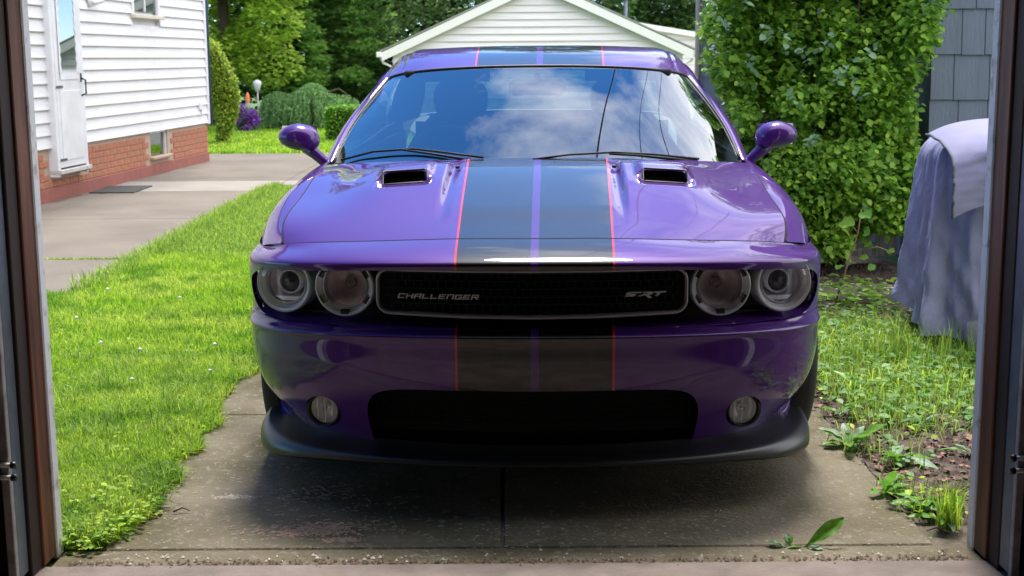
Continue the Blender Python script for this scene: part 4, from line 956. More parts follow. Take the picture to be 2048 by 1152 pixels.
# wheels
def wheel(x, y, turn):
    o = lathe('wheel', [(.24, -.10), (.30, -.118), (.335, -.122), (.352, -.110), (.362, -.09), (.3645, -.05), (.3645, .05), (.362, .09), (.352, .110), (.335, .122), (.30, .118), (.24, .10)], RUBBER, car, axis='X', k=64)
    o.location = (x, y, .362); o.rotation_euler = (0, 0, turn)
    bm = bmesh.new(); s = 1 if x > 0 else -1
    for k in range(5):
        a = 2 * math.pi * k / 5; c_, s_ = math.cos(a), math.sin(a)
        for d in (-.016, .016):
            p = [(-.02, .05), (.018 + d * 3, .235), (-.018 + d * 3, .235), (-.02 * 0, .05)]
            q = [(d - .012, .04), (d + .012, .04), (d * 2.4 + .012, .238), (d * 2.4 - .012, .238)]
            A = [bm.verts.new((s * .10, c_ * u - s_ * v, s_ * u + c_ * v)) for u, v in q]; B = [bm.verts.new((s * .06, c_ * u - s_ * v, s_ * u + c_ * v)) for u, v in q]
            bm.faces.new(A); bm.faces.new(B[::-1])
            for j in range(4): bm.faces.new((A[j], A[(j+1) % 4], B[(j+1) % 4], B[j]))
    bm_to('rim_spokes', bm, SATINCHROME, o)
    lathe('rim', [(.245, s * .112), (.235, s * .112), (.225, s * .05), (.225, -s * .10)], SATINCHROME, o, axis='X', k=48)
    lathe('hub', [(.06, s * .02), (.06, s * .10), (.03, s * .108), (.001, s * .108)], SATINCHROME, o, axis='X', k=24)
for x, y, tn in ((-.842, .96, R(2)), (.842, .96, R(2)), (-.835, 3.92, 0), (.835, 3.92, 0)): wheel(x, y, tn)
for s in (-1, 1):
    for y in (.96, 3.92):
        V = []; Fq = []
        for k in range(21):
            a = math.pi * (k / 20.) ; V += [(s * .925, y + .41 * math.cos(a), .33 + .41 * math.sin(a)), (s * .60, y + .41 * math.cos(a), .33 + .41 * math.sin(a))]
        for k in range(20): Fq.append((2*k, 2*k+1, 2*k+3, 2*k+2))
        link('wheel_well', npmesh('wheel_well', V, Fq), DARK, car)
box('underbody', -.80, .80, .62, 4.85, .17, .24, DARK, car); box('undertray', -.55, .55, .20, .61, .175, .20, DARK, car)
box('firewall', -.80, .80, 1.42, 1.46, .24, .95, DARK, car)
box('radiator_wall', -.62, .62, .28, .30, .24, .78, DARK, car)
box('rear_wall', -.80, .80, 4.70, 4.74, .24, 1.0, DARK, car)

# interior
box('cabin_floor', -.80, .80, 1.46, 4.0, .25, .27, FABRIC, car)
g = loft([[(0, 1.32, .975), (.4, 1.34, .975), (.78, 1.50, .965)], [(0, 1.62, .985), (.4, 1.64, .985), (.78, 1.72, .975)], [(0, 1.80, .94), (.4, 1.80, .95), (.78, 1.82, .94)], [(0, 1.83, .6), (.4, 1.83, .6), (.78, 1.83, .6)]], 40, 16)
panel('dashboard', g, BLACK, car)
for s in (-1, 1):
    st = empty('seat'); st.parent = car; st.location = (s * .39, 2.62, .28)
    def cushion(name, hx, hy, hz, loc, rot=(0,0,0), e=4.0, tap=0.0, parent=st):
        V, F = [], []; a_, b_ = 28, 16
        for i in range(b_ + 1):
            ph = math.pi * i / b_
            for j in range(a_):
                th = 2 * math.pi * j / a_; d = np.array([math.sin(ph) * math.cos(th), math.sin(ph) * math.sin(th), math.cos(ph)])
                d = d / (np.sum(np.abs(d) ** e) ** (1 / e)); V.append((hx * d[0] * (1 - tap * d[2]), hy * d[1], hz * d[2]))
        for i in range(b_):
            for j in range(a_): F.append((i*a_+j, i*a_+(j+1) % a_, (i+1)*a_+(j+1) % a_, (i+1)*a_+j))
        o = link(name, npmesh(name, V, F), FABRIC, parent, True); o.location = loc; o.rotation_euler = rot; return o
    cushion('seat_cushion', .25, .26, .10, (0, -.1, .12)); cushion('backrest', .25, .08, .36, (0, .17, .50), (-R(12), 0, 0), 3.2, .10)
    cushion('headrest', .135, .055, .10, (0, .25, .915), (-R(8), 0, 0), 3.0)
V = None
o = tubes('steering_wheel', [([(-.39 + .18 * math.cos(a), 1.96 + .07 * math.sin(a), .93 + .165 * math.sin(a)) for a in np.linspace(0, 2 * math.pi, 33)], .016)], BLACK, car, 8)
tubes('spoke', [([(-.39 - .17, 1.96, .93), (-.39 + .17, 1.96, .93)], .014), ([(-.39, 1.96, .93), (-.39, 1.88, .78)], .02)], BLACK, o, 6)
o = box('rearview_mirror', -.125, .125, 2.0, 2.035, 1.235, 1.305, BLACK, car, .02)
tubes('mirror_mount', [([(0, 2.0, 1.30), (0, 1.99, 1.335)], .014)], BLACK, o, 8)
bm = bmesh.new(); bbox(bm, -.66, .66, 3.30, 3.60, .88, .99, .03); bbox(bm, -.6, .6, 3.2, 3.4, .4, .9, .05); bm_to('rear_seat', bm, FABRIC, car)
for s in (-1, 1):
    box('sun_visor', s * .40 - .19, s * .40 + .19, 2.12, 2.14, 1.295, 1.345, FABRIC, car, .006)
# ================================================================ VEGETATION
def rot_frames(n, up=0.5, rng=RNG):
    """random orthonormal frames; the normal leans to +z by up"""
    nrm = rng.normal(size=(n, 3)); nrm /= np.linalg.norm(nrm, axis=1)[:, None]; nrm[:, 2] = np.abs(nrm[:, 2]); nrm = nrm * (1 - up) + np.array([0, 0, up]); nrm /= np.linalg.norm(nrm, axis=1)[:, None]
    t = rng.normal(size=(n, 3)); t -= (t * nrm).sum(1)[:, None] * nrm; t /= np.linalg.norm(t, axis=1)[:, None]
    return t, np.cross(nrm, t), nrm
LEAF6 = (np.array([(0, 0, 0), (.35, .36, .10), (.72, .30, .06), (1, 0, -.08), (.72, -.30, .06), (.35, -.36, .10), (.5, 0, -.02)]), np.array([(0, 1, 6), (1, 2, 6), (2, 3, 6), (3, 4, 6), (4, 5, 6), (5, 0, 6)]))
LEAF2 = (np.array([(0, 0, 0), (.45, .38, .08), (1, 0, 0), (.45, -.38, .08)]), np.array([(0, 1, 2), (0, 2, 3)]))
NEEDLE = (np.array([(0, 0, 0), (.5, .12, .03), (1, 0, 0), (.5, -.12, .03), (.1, .3, .0), (.8, .55, .1), (.1, -.3, 0), (.8, -.55, .1)]), np.array([(0, 1, 2), (0, 2, 3), (0, 4, 5), (0, 7, 6)]))
def scatter(name, C_, size, tmpl, m, parent=None, up=.5, frames=None, rng=RNG):
    n = len(C_); t, b, nn = frames if frames is not None else rot_frames(n, up, rng)
    T, F = tmpl; s = (np.broadcast_to(size, n) * rng.uniform(.7, 1.3, n))[:, None, None]
    V = C_[:, None, :] + s * (T[None, :, 0:1] * t[:, None, :] + T[None, :, 1:2] * b[:, None, :] + T[None, :, 2:3] * nn[:, None, :])
    FF = (F[None] + (np.arange(n) * len(T))[:, None, None]).reshape(-1, F.shape[1])
    return link(name, npmesh(name, V.reshape(-1, 3), FF), m, parent, False)
def shell(n, c, r, thick=.25, rng=RNG, low=-1.0):
    """points in the outer part of an ellipsoid"""
    d = rng.normal(size=(int(n * 1.0), 3)); d /= np.linalg.norm(d, axis=1)[:, None]; d[:, 2] = np.where(d[:, 2] < low, -d[:, 2], d[:, 2])
    return np.array(c) + d * np.array(r) * (1 - thick * rng.random(len(d))[:, None] ** 1.5)
def blobs(blist, dens, thick=.3, rng=RNG):
    return np.concatenate([shell(max(20, int(dens * (r[0]*r[1] + r[0]*r[2] + r[1]*r[2]))), c, r, thick, rng) for c, r in blist])
def trunk(name, pts, rads, parent, limbs=()):
    o = tubes(name, [(pts, rads)] + list(limbs), BARK, parent, 9); return o
def grass(name, P_, h, wd, m, lean=.5, rng=RNG, dirb=None):
    n = len(P_); H = np.broadcast_to(h, n) * rng.uniform(.45, 1.35, n); W = np.broadcast_to(wd, n) * rng.uniform(.6, 1.2, n)
    a = rng.uniform(0, 2*math.pi, n); d = np.stack([np.cos(a), np.sin(a), np.zeros(n)], 1)
    if dirb is not None: d = d + np.array(dirb); 
    le = rng.uniform(.1, 1, n) * lean; s_ = np.stack([-np.sin(a + 1.2 * rng.normal(size=n) * .4), np.cos(a), np.zeros(n)], 1)
    q = lambda f, up: P_ + d * (le * H * f)[:, None] + np.array([0, 0, 1.]) * (H * up)[:, None]
    m1, tip = q(.30, .55), q(1.0, .95 - 0 * 1); tip[:, 2] -= (le ** 2 * H * .45)
    V = np.stack([P_ - s_ * W[:, None] / 2, P_ + s_ * W[:, None] / 2, m1 + s_ * W[:, None] * .42, m1 - s_ * W[:, None] * .42, tip], 1)
    F = np.array([(0, 1, 2), (0, 2, 3), (3, 2, 4)]); FF = (F[None] + (np.arange(n) * 5)[:, None, None]).reshape(-1, 3)
    return link(name, npmesh(name, V.reshape(-1, 3), FF), m)
def vnoise(x, y, s=1.0, seed=0):
    return (np.sin(x * 2.1 * s + seed) * np.cos(y * 1.7 * s + seed * 2.3) + np.sin(x * 4.3 * s - y * 3.1 * s + seed) * .6 + np.sin(y * 7.9 * s + x * 6.1 * s + seed * 1.7) * .35) / 1.95
# lawn
def lawn_pts(n, x0f, x1f, y0, y1):
    y = RNG.uniform(y0, y1, n); u = RNG.random(n); a, b = x0f(y), x1f(y); x = a + u * (b - a); k = b > a
    return np.stack([x[k], y[k], np.zeros(k.sum()) - .008], 1)
edge_r = lambda y: -1.15 + .055 * vnoise(y * 5, y * 3, 1.3, 2) - .06 * np.clip((4.6 - y) / .9, 0, 1) + .05 * np.exp(-((y - 5.6) / .5) ** 2) * -1 + .05 * np.exp(-((y - 4.0) / .35) ** 2)
near = lawn_pts(95000, lambda y: -.385 * y - .05, edge_r, 3.74, 6.2)
o = grass('lawn_grass', near, .062, .0040, GRASS, 1.15); o['kind'] = 'stuff'
dry = near[RNG.random(len(near)) < .045]; o = grass('dry_blades', dry, .06, .0035, mat('dry_blade', (.42, .40, .20), .7, island=.3, transl=.3), 1.3); o['kind'] = 'stuff'
cc = near[RNG.integers(0, len(near), 90)]; tl = (cc[:, None, :] + np.concatenate([RNG.normal(0, .022, (90, 45, 2)), np.zeros((90, 45, 1))], 2)).reshape(-1, 3); tl = tl[tl[:, 0] < edge_r(tl[:, 1]) + .02]; o = grass('lawn_tufts', tl, .095, .0045, GRASSDARK, .9); o['kind'] = 'stuff'
mid = lawn_pts(90000, lambda y: np.maximum(-.385 * y - .05, np.where(y < 8.03, -9, -2.60)), edge_r, 6.2, 9.6)
o = grass('lawn_grass', mid, .055, .0058, GRASS, .8); o['kind'] = 'stuff'
far = lawn_pts(60000, lambda y: np.full_like(y, -2.62), lambda y: np.full_like(y, -1.17), 9.6, 14.9)
hh = .05 + .05 * np.exp(-((far[:, 0] + 2.62) / .10) ** 2); o = grass('lawn_grass', far, hh, .009, GRASSDARK, .7); o['kind'] = 'stuff'
e_ = RNG.uniform(8.1, 14.5, 5000); ep = np.stack([-2.62 + RNG.normal(0, .05, 5000), e_, np.zeros(5000)], 1); o = grass('path_edge_grass', ep, .09, .007, GRASSDARK, .9); o['kind'] = 'stuff'
yard = np.stack([RNG.uniform(-8.5, -1.6, 70000), RNG.uniform(20.4, 28.5, 70000), np.zeros(70000)], 1); yard[:, 2] = gz(yard[:, 0], yard[:, 1]) - .01
o = grass('yard_grass', yard, .06, .018, GRASS, .6); o['kind'] = 'stuff'
jg = np.stack([RNG.uniform(-3.9, -2.7, 900), 9.52 + RNG.normal(0, .012, 900), np.zeros(900)], 1); o = grass('joint_grass', jg, .02, .006, GRASS, 1.2); o['kind'] = 'stuff'
# clover flowers and flecks in the lawn, clover leaves near the jamb
def clover(name, P_, s, m):
    o = scatter(name, P_, s, LEAF6, m, up=.75); o['kind'] = 'stuff'; return o
q = lawn_pts(1300, lambda y: -.385 * y, lambda y: edge_r(y) + .03, 3.68, 4.35); q = q[RNG.random(len(q)) < np.clip((4.4 - q[:, 1]) / .5, 0, 1)]; q[:, 2] = RNG.uniform(.01, .055, len(q)); clover('clover', q, .021, GRASS)
q = lawn_pts(700, lambda y: -.385 * y, edge_r, 4.1, 7.5); q[:, 2] = RNG.uniform(.02, .045, len(q)); clover('clover', q, .018, GRASS)
wf = mat('clover_white', (.65, .66, .6), .7)
for x, y in ((-1.98, 6.36), (-1.75, 6.2), (-1.42, 6.3), (-1.62, 5.6), (-1.32, 5.75), (-2.3, 7.0), (-1.9, 7.6), (-1.5, 8.0), (-2.4, 7.9), (-1.35, 7.1)):
    bm = bmesh.new(); bmesh.ops.create_icosphere(bm, subdivisions=1, radius=.011)
    for v in bm.verts: v.co *= random.uniform(.8, 1.2); v.co.z *= .8
    bmesh.ops.translate(bm, verts=bm.verts, vec=(0, 0, .062))
    o = bm_to('clover_flower', bm, wf, None, True); o.location = (x, y, 0); tag(o, 'tiny white clover flower in the bright green lawn', 'flower', 'white clover flowers in the lawn')
# right side yard
def yard_pts(n, fn, x0, x1, y0, y1):
    p = np.stack([RNG.uniform(x0, x1, n), RNG.uniform(y0, y1, n), np.zeros(n)], 1); return p[RNG.random(n) < fn(p[:, 0], p[:, 1])]
dens = lambda x, y: np.clip(.25 + .6 * np.clip((y - 4.9) / .8, 0, 1) + .35 * vnoise(x, y, 2.2, 4), 0, 1) * np.clip((x - 1.22 - .12 * np.clip((5.6 - y), 0, 1)) / .12, 0, 1) * np.clip((y - 4.55) / .5, 0, 1) * np.clip((7.15 + .1 * vnoise(x, y, 5, 1) - y) / .3, 0, 1)
o = grass('side_yard_grass', yard_pts(21000, dens, 1.22, 3.3, 4.5, 7.3), .075, .0048, GRASSDARK, 1.0); o['kind'] = 'stuff'
o = grass('side_yard_grass', yard_pts(9000, lambda x, y: dens(x, y) * .8, 1.25, 3.3, 5.0, 7.2), .12, .004, MATS['grass_blade'], 1.3); o['kind'] = 'stuff'
q = yard_pts(5200, dens, 1.24, 3.2, 4.6, 7.4); q[:, 2] = RNG.uniform(.01, .07, len(q)); clover('low_weeds', q, .042, WEEDLEAF)
q = yard_pts(1500, lambda x, y: np.exp(-((x - 1.9) / .3) ** 2) * np.exp(-((y - 7.5) / .3) ** 2), 1.3, 2.6, 6.8, 8.3); q[:, 2] = RNG.uniform(.0, .16, len(q)); clover('low_weeds', q, .05, BUSHLEAF)
# soil crumbs and leaf litter
def crumbs(name, P_, s, m, flat=.7):
    T = np.array([(1, 0, -.3), (-.5, .87, -.3), (-.5, -.87, -.3), (0, 0, flat)]); F = np.array([(0, 1, 3), (1, 2, 3), (2, 0, 3)]); n = len(P_); a = RNG.uniform(0, 6.28, n); ss = (np.broadcast_to(s, n) * RNG.uniform(.4, 1.4, n))
    ex = RNG.uniform(.6, 1.5, n); V = np.stack([P_[:, None, 0] + ss[:, None] * (T[None, :, 0] * np.cos(a)[:, None] * ex[:, None] - T[None, :, 1] * np.sin(a)[:, None]), P_[:, None, 1] + ss[:, None] * (T[None, :, 0] * np.sin(a)[:, None] * ex[:, None] + T[None, :, 1] * np.cos(a)[:, None]), P_[:, None, 2] + ss[:, None] * T[None, :, 2]], -1)
    o = link(name, npmesh(name, V.reshape(-1, 3), (F[None] + (np.arange(n) * 4)[:, None, None]).reshape(-1, 3)), m); o['kind'] = 'stuff'; return o
soil = lambda x, y: np.clip(1 - dens(x, y) * 1.2, 0, 1) * np.clip((x - 1.18) / .1, 0, 1)
crumbs('soil_crumbs', yard_pts(16000, soil, 1.15, 2.6, 3.9, 6.0), .009, mat('soil_dark', (.055, .035, .028), .95, island=.5))
o = scatter('dead_leaves', yard_pts(900, soil, 1.2, 2.6, 4.0, 6.2) + np.array([0, 0, .006]), .03, LEAF6, mat('dead_leaf', (.20, .105, .075), .8, island=.6), up=.8); o['kind'] = 'stuff'
q = np.stack([RNG.uniform(1.45, 2.7, 420), RNG.uniform(7.1, 8.4, 420), np.full(420, .006)], 1); o = scatter('fallen_leaves', q, .035, LEAF6, mat('pale_fallen_leaf', (.42, .43, .28), .7, island=.4), up=.92); o['kind'] = 'stuff'
q = np.stack([RNG.uniform(1.3, 2.5, 2600), RNG.uniform(8.25, 9.0, 2600), np.full(2600, .01)], 1); crumbs('bed_litter', q, .014, MATS['soil_dark'])
TW = ['longest dry twig on the soil by the right jamb', 'dry twig crossing under the longest twig by the right jamb', 'dry twig lowest of the crossed twigs by the right jamb', 'short curled twig lying at the foot of the grass tuft', 'dark twig poking from the lawn onto the driveway, left', 'tiny dark twig on bare concrete beside the left lawn edge', 'dry twig topmost of the pile by the right jamb']
for (x, y, l, a) in ((1.40, 4.17, .16, .2), (1.44, 4.13, .13, -.35), (1.36, 4.10, .12, .05), (1.28, 3.80, .06, 2.9), (-1.21, 4.02, .14, .35), (-1.06, 4.03, .05, .2), (1.46, 4.22, .10, -.6)):
    p0 = np.array([x, y, .012]); d = np.array([math.cos(a), math.sin(a), 0]); o = tubes('twig', [([p0, p0 + d * l * .5 + np.array([0, .01, .008]), p0 + d * l], [.003, .0025, .0015])], BARK, None, 6)
    tag(o, TW.pop(0), 'twig', 'dry twigs along the driveway edges')
# debris on the driveway
def straws(name, n, cx, cy, sx, sy, m, l=.03, r=.0011):
    P_ = np.stack([RNG.normal(cx, sx, n), RNG.normal(cy, sy, n), RNG.uniform(.006, .009, n)], 1); P_ = P_[(P_[:, 1] > 3.66) & (np.abs(P_[:, 0]) < 1.2)]; n = len(P_)
    a = RNG.normal(0, .7, n); L_ = l * RNG.uniform(.3, 1.4, n); V = []
    for k, (f, b) in enumerate(((-.5, 0), (-.1, .16), (.2, .14), (.5, -.05))):
        c = P_ + np.stack([np.cos(a) * L_ * f - np.sin(a) * L_ * b, np.sin(a) * L_ * f + np.cos(a) * L_ * b, np.full(n, .0)], 1); o_ = np.stack([-np.sin(a), np.cos(a), np.zeros(n)], 1) * r
        V += [c - o_, c + o_ + np.array([0, 0, .0015])]
    V = np.stack(V, 1); F = np.array([(0, 2, 3, 1), (2, 4, 5, 3), (4, 6, 7, 5)])
    o = link(name, npmesh(name, V.reshape(-1, 3), (F[None] + (np.arange(n) * 8)[:, None, None]).reshape(-1, 4)), m); o['kind'] = 'stuff'; return o
STRAW = mat('dry_straw', (.36, .32, .26), .8, island=.35); PINKD = mat('pink_debris', (.36, .25, .18), .85, island=.4)
straws('dry_straws', 150, -.76, 4.02, .24, .17, STRAW, .022, .0008); straws('dry_straws', 200, -.60, 3.88, .10, .035, PINKD, .016, .0014); straws('dry_straws', 120, -.66, 4.22, .12, .04, STRAW, .02, .0009); straws('dry_straws', 260, .3, 3.85, .5, .10, STRAW, .010, .001)
for x, y, sx, sy, n, m in ((-.60, 3.88, .045, .028, 420, PINKD), (-.66, 3.85, .02, .012, 120, PINKD), (-.50, 3.79, .028, .010, 160, PINKD), (-.90, 4.19, .035, .010, 170, STRAW)):
    crumbs('straw_patch', np.stack([RNG.normal(x, sx, n), RNG.normal(y, sy, n), np.full(n, .006)], 1), .006, m, .3)
q = np.stack([RNG.uniform(-1.2, 1.25, 2600), RNG.uniform(3.62, 5.4, 2600) ** 1.0, np.full(2600, .005)], 1); crumbs('grit', q, .0026, mat('grit', (.27, .24, .19), .9, island=.4))
q = np.stack([RNG.uniform(-1.25, 1.28, 700), 3.600 + RNG.normal(0, .012, 700), np.full(700, .010)], 1); crumbs('threshold_debris', q, .0055, mat('threshold_grit', (.10, .068, .048), .95, island=.6))
q = np.stack([RNG.uniform(-1.25, 1.28, 110), 3.63 + RNG.normal(0, .018, 110), np.full(110, .010)], 1); crumbs('threshold_debris', q, .005, STRAW)

# broad-leaved weeds: every leaf a part
def broad_leaf(L_, W, curl, m, parent, az, el, base=(0, 0, 0), twist=0.0, wave=.06, name='leaf'):
    nu_, nv_ = 12, 5; V = []
    for i in range(nu_ + 1):
        t = i / nu_; wv = W * (math.sin(math.pi * min(1, t * .92 + .04)) ** .75) * (.30 + .70 * min(1, t * 1.5)); s_ = L_ * t; xx = s_ * math.cos(curl * t * .5); zz = -s_ * math.sin(curl * t * .5)
        for j in range(nv_):
            v = (j / (nv_ - 1) - .5) * 2; V.append((xx, v * wv / 2, zz + abs(v) * wv * .16 + wave * W * math.sin(t * 17 + v * 2) * abs(v)))
    F = [(i*nv_+j, (i+1)*nv_+j, (i+1)*nv_+j+1, i*nv_+j+1) for i in range(nu_) for j in range(nv_ - 1)]
    M_ = Matrix.Rotation(az, 4, 'Z') @ Matrix.Rotation(-el, 4, 'Y') @ Matrix.Rotation(twist, 4, 'X'); V = [tuple(M_ @ Vector(v) + Vector(base)) for v in V]
    return link(name, npmesh(name, V, F), m, parent, True)
LEAFA = mat('dock_leaf', (.13, .32, .03), .42, transl=.4, c2=(.19, .40, .06), scale=25, lo=.45, hi=.6, spec=.4); LEAFB = mat('dock_leaf_pale', (.17, .30, .15), .5, transl=.3, c2=(.24, .36, .22), scale=30, spec=.4)
def weed(x, y, leaves, label, grp=None, nm='broadleaf_weed'):
    w_ = empty(nm, (x, y, .004), 0, label, 'weed', grp)
    for (L_, W, az, el, curl, m, tw) in leaves: broad_leaf(L_, W, R(curl), m, w_, R(az), R(el), twist=R(tw))
    return w_
weed(.835, 3.70, [(.145, .046, 8, 36, 8, LEAFA, 48), (.055, .035, -25, 8, 10, LEAFB, 0), (.05, .02, 190, 15, 20, LEAFA, 10)], 'weed with one long upright leaf rising from the threshold joint')
weed(.785, 3.70, [(.065, .048, 160, 18, 14, LEAFB, 20), (.03, .012, 170, 40, 10, LEAFB, 0)], 'weed with one round pale leaf lying left on the threshold joint')
weed(.795, 3.712, [(.038, .028, 95, 60, 20, LEAFB, 20), (.032, .018, 60, 62, 20, LEAFA, 0), (.03, .016, 130, 50, 20, LEAFA, 0)], 'smallest weed seedling between two larger ones on the threshold joint')
def rosette(x, y, n, L_, W, label, seed):
    rr = random.Random(seed); weed(x, y, [(L_ * .82 * rr.uniform(.35, 1.25), W * .75 * rr.uniform(.7, 1.2), 360 * k / n + rr.uniform(-50, 50), rr.uniform(22, 62), rr.uniform(20, 55), rr.choice((LEAFA, LEAFA, LEAFB)), rr.uniform(-25, 25)) for k in range(n)], label)
rosette(1.22, 4.72, 12, .17, .060, 'bushy broadleaf weed on the driveway edge beside the dark soil, upper of the row', 1)
rosette(1.33, 4.52, 10, .15, .055, 'broadleaf weed on the driveway edge just below the bushiest one', 2)
rosette(1.20, 4.18, 8, .17, .055, 'broadleaf weed reaching long pale leaves over the driveway edge, middle of the row', 3)
rosette(1.27, 4.02, 10, .14, .055, 'broadleaf weed growing against the grass tuft near the right jamb', 4)
rosette(1.30, 3.92, 7, .12, .045, 'low broadleaf weed under the grass tuft by the right jamb', 5)
rosette(1.28, 5.15, 7, .11, .040, 'small weed seedling on the dark soil right of the front tyre', 6)
rosette(1.55, 5.00, 8, .10, .040, 'small pale weed in the middle of the bare soil patch', 7)
rosette(1.62, 4.60, 8, .12, .040, 'weed near the right jamb above the dry twigs', 8)
rosette(1.45, 5.55, 9, .13, .045, 'broadleaf weed standing in the thin grass of the side yard', 9)
for (x, y, sp, n) in ((1.24, 4.70, .05, 50), (1.34, 4.50, .05, 44), (1.25, 4.2, .05, 40), (1.30, 4.0, .06, 80), (1.42, 5.0, .12, 60), (1.5, 5.5, .15, 100)):
    tq = np.stack([RNG.normal(x, sp, n), RNG.normal(y, sp, n), np.full(n, .002)], 1); o = grass('edge_grass', tq, .08, .004, GRASSDARK, 1.1); o['kind'] = 'stuff'
    tq = np.stack([RNG.normal(x, sp, n // 2), RNG.normal(y, sp, n // 2), RNG.uniform(.005, .05, n // 2)], 1); clover('edge_weeds', tq, .030, WEEDLEAF if n % 20 else GRASS)
tf = np.stack([RNG.normal(1.30, .018, 130), RNG.normal(3.86, .014, 130), np.full(130, .004)], 1); o = grass('grass_tuft', tf, .15, .0042, GRASS, .75); tag(o, 'tall grass tuft at the foot of the right door jamb', 'grass tuft')
tf = np.stack([RNG.normal(1.75, .12, 160), RNG.normal(6.1, .03, 160), np.full(160, .0)], 1); 
tf2 = np.stack([RNG.normal(2.2, .2, 220), RNG.normal(6.02, .04, 220), np.full(220, .0)], 1); o = grass('grass_tuft', tf, .19, .005, GRASSDARK, .6); o.name = 'hem_grass'; o['kind'] = 'stuff'; o = grass('grass_tuft', tf2, .19, .005, GRASSDARK, .6); o.name = 'hem_grass'; o['kind'] = 'stuff'
# vine seedling in front of the bush
vn = empty('climbing_vine', (1.95, 7.6, 0), 0, 'young heart-leaved vine climbing beside the left edge of the grill cover', 'vine')
tubes('stem', [([(-.10, 0, 0), (-.04, 0, .22), (.02, .02, .40), (.03, 0, .54)], [.006, .005, .004, .003]), ([(-.02, 0, .30), (.12, -.04, .33), (.2, -.05, .30)], .003), ([(.02, .02, .40), (-.06, 0, .50)], .003)], mat('vine_stem', (.30, .20, .10), .7), vn, 6)
for k, (x, z, L_) in enumerate(((.02, .52, .10), (-.10, .46, .12), (.06, .43, .08), (-.04, .34, .07), (.10, .33, .07), (.18, .30, .06), (-.06, .22, .07), (.02, .26, .06), (-.10, .12, .07), (.03, .14, .07), (.12, .22, .06))):
    broad_leaf(L_, L_ * .85, R(30), BUSHLEAF if k % 2 else LEAFA, vn, R(random.uniform(200, 340)), R(random.uniform(-30, 30)), (x, -.01, z), twist=R(random.uniform(-60, 60)))

# ---- the big bush on the right: limbs and a crown of separate leaves
bush = empty('large_bush', (2.05, 8.95, 0), 0, 'large dense leafy bush against the grey house, right of the car', 'bush')
rb_ = np.random.default_rng(11)
bl_ = []
for k in range(118):
    z = rb_.uniform(.30, 2.9) if k < 92 else rb_.uniform(.18, .8); wdt = .80 * (1 - .25 * abs(z - 1.6) / 1.3) * (1 - .25 * max(0, .95 - z)); 
    x = rb_.uniform(-wdt, wdt) + .05 - (.25 * max(0, (z - 1.2)) * .3); y = rb_.uniform(-.42, .25); r = rb_.uniform(.16, .30); bl_.append(((x, y, z), (r, r, r * .75)))
BP = blobs(bl_, 5600, .55, rb_)
keep = (BP[:, 0] < .60 + .06 * np.sin(BP[:, 2] * 4)) & (BP[:, 1] < .55) & (BP[:, 0] > -.72 - .10 * np.sin(BP[:, 2] * 5)); BP = BP[keep]
gap = vnoise(BP[:, 0] * 2.2, BP[:, 2] * 2.2 + BP[:, 1], 1.6, 3); BP = BP[(gap < .66) | (rb_.random(len(BP)) < .25)]
print('bush leaves', len(BP))
t_, b_, n_ = rot_frames(len(BP), .35, rb_); n_ = n_ + np.array([-.1, -.35, .1]); n_ /= np.linalg.norm(n_, axis=1)[:, None]; t_ = t_ - (t_ * n_).sum(1)[:, None] * n_; t_ /= np.linalg.norm(t_, axis=1)[:, None]; t_[:, 2] -= .25
scatter('crown', BP, .042, LEAF6, BUSHLEAF, bush, frames=(t_, np.cross(n_, t_), n_), rng=rb_)
cp = rb_.uniform(-1, 1, (9000, 3)) * np.array([.55, .25, 1.15]) + np.array([-.05, .12, 1.55]); o = scatter('inner_leaves', cp, .08, LEAF2, BUSHLEAF, bush, .3, rng=rb_)
lim = []
for k in range(16):
    x = rb_.uniform(-.5, .6); y = rb_.uniform(-.1, .3); lim.append(([(x * .35, y * .4, 0), (x * .6, y * .7, .45), (x, y, 1.1), (x * 1.2, y - .1, 2.0)], [.022, .017, .012, .006]))
tubes('stems', lim, BARK, bush, 6)
# sprigs that reach out of the crown (pale tips)
sp_ = []
for k in range(26):
    x, z = rb_.uniform(-.75, .75), rb_.uniform(.8, 2.3); a = rb_.uniform(-1, 1); 
    for j in range(9): sp_.append((x + a * .02 * j, -.55 - .012 * j + .02 * rb_.normal(), z + .018 * j * rb_.uniform(.4, 1)))
o = scatter('sprigs', np.array(sp_), .05, LEAF6, LEAFB, bush, .4, rng=rb_); o['kind'] = 'stuff'

# ---- background trees and shrubs
def tree(name, x, y, blist, dens, size, m, tmpl, label, cat, trunkpts, trunkr, up=.5, thick=.35, group=None, seed=1, limbs=()):
    t = empty(name, (x, y, float(gz(x, y))), 0, label, cat, group); r_ = np.random.default_rng(seed)
    P_ = blobs(blist, dens, thick, r_); scatter('crown', P_, size, tmpl, m, t, up, rng=r_)
    trunk('trunk', trunkpts, trunkr, t, limbs); return t
def crown_blobs(seed, n, cx, cz, rx, ry, rz, r0, r1, flat=.7):
    r_ = random.Random(seed); out = []
    for k in range(n):
        a, b = r_.uniform(0, 6.283), r_.uniform(-1, 1); q = (1 - b * b) ** .5; s_ = r_.uniform(.45, 1) ; r = r_.uniform(r0, r1)
        out.append(((cx + rx * q * math.cos(a) * s_, ry * q * math.sin(a) * s_, cz + rz * b * s_), (r, r, r * flat)))
    return out
tree('maple_tree', -6.25, 29.6, crown_blobs(2, 110, 0, 4.8, 1.9, 1.8, 4.5, .4, .8), 620, .13, TREELIGHT, LEAF2, 'light green leafy tree beyond the arborvitae and white house corner', 'tree', [(0, 0, 0), (.1, 0, 1.5), (0, 0, 7)], [.16, .13, .06], seed=2)
